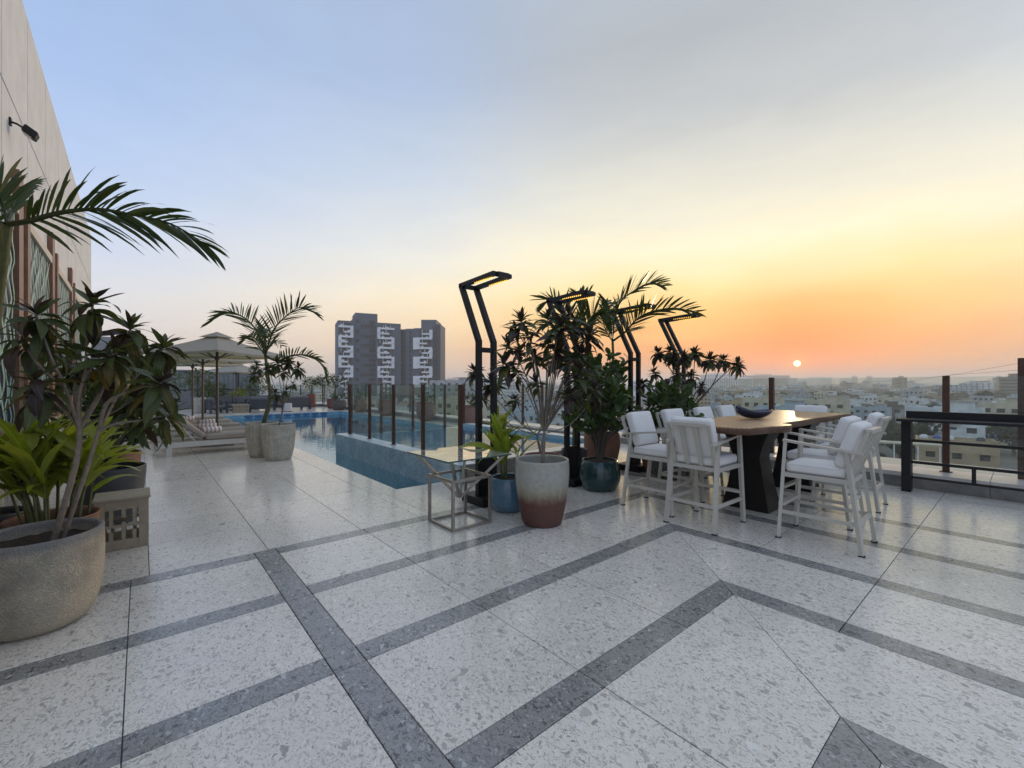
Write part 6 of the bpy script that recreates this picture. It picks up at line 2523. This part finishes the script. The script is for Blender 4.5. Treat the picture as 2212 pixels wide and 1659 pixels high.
def grey_tower(label, u, dist, jit, blocks, d, cols, core, seed, panels=()):
    """apartment tower of several wings with zigzag white balcony bands.
    blocks: (x0, x1, front y, floors, material); cols: (x0, x1, y, kind, floors) strips that carry balconies"""
    rr = random.Random(seed)
    p, rz = placed(u, dist, jit)
    t = thing('apartment_tower', label, 'tower', p, rz)
    fh = 3.1
    for (x0, x1, yf, fl, mt) in blocks:
        m = MB()
        m.box(x0, x1, yf, d, 0, fl * fh)
        w_ = m.build('wall', mt, t)
        m = MB()
        m.box(x0, x1, yf, yf + 0.25, fl * fh, fl * fh + 1.1)
        m.box(x0, x0 + 0.25, yf + 0.25, d, fl * fh, fl * fh + 1.1)
        m.box(x1 - 0.25, x1, yf + 0.25, d, fl * fh, fl * fh + 1.1)
        m.build('parapet', mt, w_)
    for (x0, x1, yf, fl, style) in core:
        for f in range(fl):
            z = f * fh
            if style == 0:
                rows = ((0.06, 0.22), (0.70, 0.97)) if f % 2 else ((0.30, 0.42), (0.46, 0.97))
            else:
                rows = ((0.35, 0.60),)
            for (a, b) in rows:
                xa, xb = x0 + (x1 - x0) * a, x0 + (x1 - x0) * b
                m = MB()
                m.box(xa, xb, yf - 0.05, yf + 0.2, z + 0.7, z + 2.7)
                wo = m.build('window', M_TW_RECESS, t)
                m = MB()
                m.box(xa - 0.1, xb + 0.1, yf - 0.5, yf - 0.051, z + 0.45, z + 0.68)
                m.build('sill', M_TW_GREY, wo)
    for (x0, x1, yf) in panels:
        for f in range(2, 17, 4):
            m = MB()
            m.box(x0, x1, yf - 2.2, yf - 0.03, f * fh - 0.5, (f + 2) * fh + 0.9)
            m.build('white_panel', M_TW_WHITE, t)
    for (x0, x1, yf, kind, fl) in cols:
        for f in range(fl):
            z = f * fh
            m = MB()
            m.box(x0, x1, yf - 0.06, yf + 0.3, z + 0.3, z + 2.95)
            op = m.build('window', M_TW_RECESS, t)
            n = 4
            for k in range(n):
                xx = x0 + (x1 - x0) * (k + 0.5) / n
                if (k * 3 + f) % 4 != 0:
                    m = MB()
                    m.box(xx - 0.55, xx + 0.35, yf - 0.12, yf - 0.061, z + 0.5, z + 2.6)
                    m.build('pane', rr.choice((M_TW_GREY, M_WALLS['grey'], M_WIN, M_WALLS['umber'])), op)
            # curtain walls between flats
            m = MB()
            xx = x0 + (x1 - x0) * rr.choice((0.3, 0.5, 0.7))
            m.box(xx - 0.12, xx + 0.12, yf - 1.4, yf - 0.13, z + 0.3, z + 2.95)
            m.build('fin', M_TW_WHITE, op)
            full = f % 2 == 0
            s = ((f // 2) % 2) == (1 if kind else 0)
            xa, xb = (x0 - 0.8, x1 + 0.8) if full else ((x0 + 2.4, x1 + 0.8) if s else (x0 - 0.8, x1 - 2.4))
            m = MB()
            m.box(xa, xb, yf - 2.2, yf - 0.065, z - 0.25, z + 0.05)
            m.box(xa, xb, yf - 2.2, yf - 2.0, z + 0.05, z + (0.95 if full else 0.7))
            bo_ = m.build('balcony', M_TW_WHITE, t)
            for q in range(rr.choice((1, 2))):
                xm = xa + (xb - xa) * rr.uniform(0.15, 0.85)
                m = MB()
                m.box(xm - 0.7, xm + 0.7, yf - 2.25, yf - 2.01, z + 0.7, z + 1.5)
                m.build('planter_box', M_TW_WHITE, bo_)
            if full and f + 2 <= fl:
                s2 = ((f // 2) % 2) == (0 if kind else 1)
                xx = x0 - 0.8 if s2 else x1 - 0.9
                m = MB()
                m.box(xx, xx + 1.7, yf - 2.2, yf - 0.065, z + 0.96, z + 2 * fh - 0.26)
                m.build('zigzag_upright', M_TW_WHITE, t)
    return t


grey_tower('grey and white apartment tower with zigzag balconies, the left one', 794, 288, rad(8),
           [(-19, -9.2, -10, 19, M_TW_GREY), (-9.2, 4.0, -7, 20, M_TW_GREY), (-8.2, 5.5, -5, 21, M_TW_GREY), (4.0, 19.5, -10, 19, M_TW_GREY)], 12,
           [(-18.0, -11.0, -10, 0, 19), (5.2, 14.2, -10, 1, 19)], [(-9.0, 3.8, -7, 20, 0)], 1)
grey_tower('grey and white apartment tower with broad white panels, the right one', 909, 296, rad(-12),
           [(-13.5, -8.2, -5, 18, M_TW_SHADED), (-8.2, -2.0, -8, 18, M_TW_GREY), (-2.0, 9.8, -11, 18, M_TW_GREY), (9.8, 14.5, -7, 19, M_TW_SHADED), (1.5, 11.5, -6, 20, M_TW_GREY)], 13,
           [(1.0, 9.2, -11, 0, 18)], [(-13.2, -8.6, -5, 18, 1), (-7.8, -2.4, -8, 18, 1), (10.0, 14.0, -7, 19, 1)], 2, [(-2.2, 0.4, -11)])

hw_rr = random.Random(5)
p, rz = placed(1553, 975)
white_t = house('white_tower', 'large white apartment block with a dense window grid below the croton branches', 'apartment block', 74, 20, 13, hw_rr, M_WALLS['white'], None, 16, 3.1, (2.2, 1.7), False, p, rz, None, False, False)
m = MB()
m.box(-22, 20, -6, 6, 13 * 3.1 + 0.06, 13 * 3.1 + 4)
m.build('roof_block', M_WALLS['white'], white_t)
for (u, dist, w, fl, nx, c, lab) in ((2066, 560, 40, 6, 9, 'bluegrey', 'pale blue-grey apartment block right of the brown balustrade post'), (2148, 540, 56, 7, 11, 'white', 'white stepped apartment block behind the bar counter at the right'),
                                     (985, 255, 30, 7, 7, 'grey', 'grey mid-rise flats behind the spa glass and first lamp post'), (1045, 400, 34, 8, 7, 'white', 'pale mid-rise flats right of the grey towers')):
    p, rz = placed(u, dist, rc.uniform(-0.2, 0.2))
    house('apartment_block', lab, 'apartment block', w, 16, fl, hw_rr, M_WALLS[c], None, nx, 3.1, (1.5, 1.5), True, p, rz, None, True, True)
for (u, dist, w, fl, c, lab, nx) in ((2040, 122, 15, 4, 'white', 'white modern house with wide windows under the bar counter rails', 4), (1905, 205, 15, 3, 'umber', 'black-faced boxy house in the middle distance beside white houses', 3),
                                     (1960, 215, 17, 3, 'white', 'long white house right of the black-faced house', 4), (2166, 150, 10, 4, 'cream', 'cream house behind the bar counter at the right edge', 3), (1780, 182, 16, 4, 'cream', 'cream terraced house behind the wooden table end', 4)):
    p, rz = placed(u, dist, rc.uniform(-0.15, 0.15))
    house('city_house', lab, 'house', w, 10, fl, hw_rr, M_WALLS[c], None, nx, 3.3, (1.9, 1.4), True, p, rz, None, True, True)
p, rz = placed(2062, 78, 0.1)
oh = house('city_house', 'ochre workshop with white and blue water tanks on its roof', 'workshop', 10, 6, 3, hw_rr, M_WALLS['ochre'], None, 3, 3.3, (1.2, 1.0), False, p, rz, M_TANK_W, False, True)
for k, (x, mt) in enumerate(((-4.0, M_TANK_W), (-2.3, M_TANK_B), (-0.7, M_TANK_W), (3.2, M_TANK_K))):
    MB().lathe([(0.001, 0), (0.6, 0), (0.62, 1.0), (0.35, 1.25), (0.001, 1.28)], 14, (x, 0)).build('water_tank', mt, oh, (0, 0, 9.96))
p, rz = placed(2128, 132, 0.2)
tp_ = thing('tarp_shelter', 'bright blue tarpaulin roof among the houses at the right', 'shelter', p, rz)
m = MB()
m.add([(-3, -2, 4.6), (3, -2, 4.3), (3, 2, 5.8), (-3, 2, 6.1), (-3, -2, 4.5), (3, -2, 4.2), (3, 2, 5.7), (-3, 2, 6.0)], [(0, 1, 2, 3), (7, 6, 5, 4), (0, 4, 5, 1), (1, 5, 6, 2), (2, 6, 7, 3), (3, 7, 4, 0)])
m.build('tarpaulin', principled('tarp_blue', (0.03, 0.13, 0.42), 0.5), tp_)
m = MB()
m.box(-2.8, 2.8, -1.8, 1.8, 0, 4.15)
m.build('wall', M_WALLS['cream'], tp_)
# flat awning roof just below the ledge
p, rz = placed(1960, 62, 0.1)
aw = thing('awning_roof', 'long pale flat awning roof below the ledge left of the bar leg', 'roof', p, rz)
m = MB()
m.box(-4.5, 3.5, -1.2, 1.2, 12.0, 12.2)
m.build('awning', M_WALLS['cream'], aw)
for x in (-4.2, -1.5, 1.0, 3.2):
    m = MB()
    m.box(x - 0.07, x + 0.07, -1.1, -0.96, 0, 11.99)
    m.build('awning_post', M_TW_WHITE, aw)
# big hazy blocks on the skyline
SKY = [(1650, 1500, 150, 50, 'pink', 'long pinkish hazy block with construction cranes on the skyline'), (1700, 1750, 70, 44, 'grey', 'hazy block just right of the brown balustrade post on the skyline'), (1608, 1250, 40, 38, 'white', 'slim white hazy block beside the large white apartment block'),
       (1770, 2600, 120, 60, 'grey', 'faint flat block on the skyline right of the sun'), (1735, 2700, 60, 50, 'grey', 'fainter low block under the sun on the skyline'), (1846, 2000, 21, 56, 'umber', 'left of the twin dark towers on the hazy skyline'), (1878, 2000, 21, 56, 'umber', 'right of the twin dark towers on the hazy skyline'),
       (1905, 2300, 90, 50, 'grey', 'faint wide block right of the twin dark towers'), (1828, 2400, 60, 48, 'grey', 'faint block left of the twin dark towers'), (985, 1500, 60, 40, 'pink', 'pinkish hazy block right of the grey towers'), (1010, 1700, 40, 36, 'bluegrey', 'pale blue hazy block behind the first lamp post'),
       (1130, 1100, 26, 36, 'bluegrey', 'blue-grey tower seen through the croton stems'), (1255, 1900, 130, 46, 'bluegrey', 'long hazy block behind the croton stems'), (2195, 420, 24, 27, 'umber', 'dark brown half-built block at the right edge'), (1870, 1300, 16, 30, 'grey', 'small grey tower before the twin towers')]
for (u, dist, w, h, c, lab) in SKY:
    p, rz = placed(u, dist, rc.uniform(-0.15, 0.15))
    t = thing('skyline_block', lab, 'building', p, rz)
    m = MB()
    m.box(-w / 2, w / 2, -10, 10, 0, h)
    m.build('wall', M_WALLS[c], t)
    m = MB()
    m.box(-w * 0.2, w * 0.15, -5, 5, h, h + 3.5)
    m.build('roof_block', M_WALLS[c], t)
    fl = int(h / 3.2)
    if dist < 1600:
        for f in range(3, fl):
            m = MB()
            m.box(-w * 0.46, w * 0.46, -10.15, -9.9, f * 3.2 + 1.0, f * 3.2 + 2.3)
            m.build('window_band', M_WIN, t)
# hills
hm = MB()
rh = random.Random(3)
vs_, fs = [], []
N = 90
for i in range(N + 1):
    u = 250 + (1250 - 250) * i / N
    ds = 3300
    v = (FWD + RGT * ((u - 1106) / 945.0)) * ds
    hh = 22 + 40 * math.exp(-((u - 640) / 110) ** 2) + 20 * math.exp(-((u - 800) / 90) ** 2) + 5 * math.sin(u * 0.05) + rh.uniform(-2.5, 2.5)
    for k, (q, z) in enumerate(((1.0, GZ), (1.05, GZ + 0.55 * (hh + 20)), (1.12, hh), (1.25, GZ))):
        vs_.append((v.x * q, v.y * q, z))
for i in range(N):
    for k in range(3):
        a = i * 4 + k
        fs.append((a, a + 1, a + 5, a + 4))
hm.add(vs_, fs, True)
struct('hills', hm, principled('hill', (0.10, 0.10, 0.075), 0.95, var=0.3, vscale=0.004))

# overhead cables at the right
M_CABLE = principled('cable', (0.03, 0.03, 0.03), 0.6)
for k, (lab, pts) in enumerate((('upper thin overhead cable rising to the right edge', [(1900, 834, 60), (2043, 812, 46), (2212, 783, 36), (2400, 742, 28)]), ('lower thin overhead cable crossing behind the right brown post', [(1700, 838, 80), (1930, 822, 56), (2080, 808, 44), (2212, 799, 37), (2400, 786, 30)]), ('thin drooping cable under the other two at the right edge', [(1980, 838, 62), (2100, 830, 48), (2212, 806, 38), (2400, 760, 30)]))):
    m = MB()
    m.tube([at(*q) for q in pts], 0.012, 5)
    o = m.build('overhead_cable', M_CABLE)
    tag(o, lab, 'cable', 'overhead cables')

# ------------------------------------------------------------------ hazy evening air
hz = MB()
hz.box(-6100, 6100, -6100, 6100, GZ - 1.0, 72.0)
hzm = bpy.data.materials.new('hazy_air')
hzm.use_nodes = True
t = NT(hzm.node_tree)
out = t.add('ShaderNodeOutputMaterial')
pv = t.add('ShaderNodeVolumePrincipled')
pv.inputs['Color'].default_value = (1.0, 0.97, 0.92, 1)
pv.inputs['Density'].default_value = 0.00050
pv.inputs['Anisotropy'].default_value = 0.3
t.link(pv.outputs[0], out.inputs['Volume'])
hzo = hz.build('haze', hzm)
hzo['kind'] = 'stuff'
tag(hzo, 'warm dusty evening haze over the whole city', 'haze')
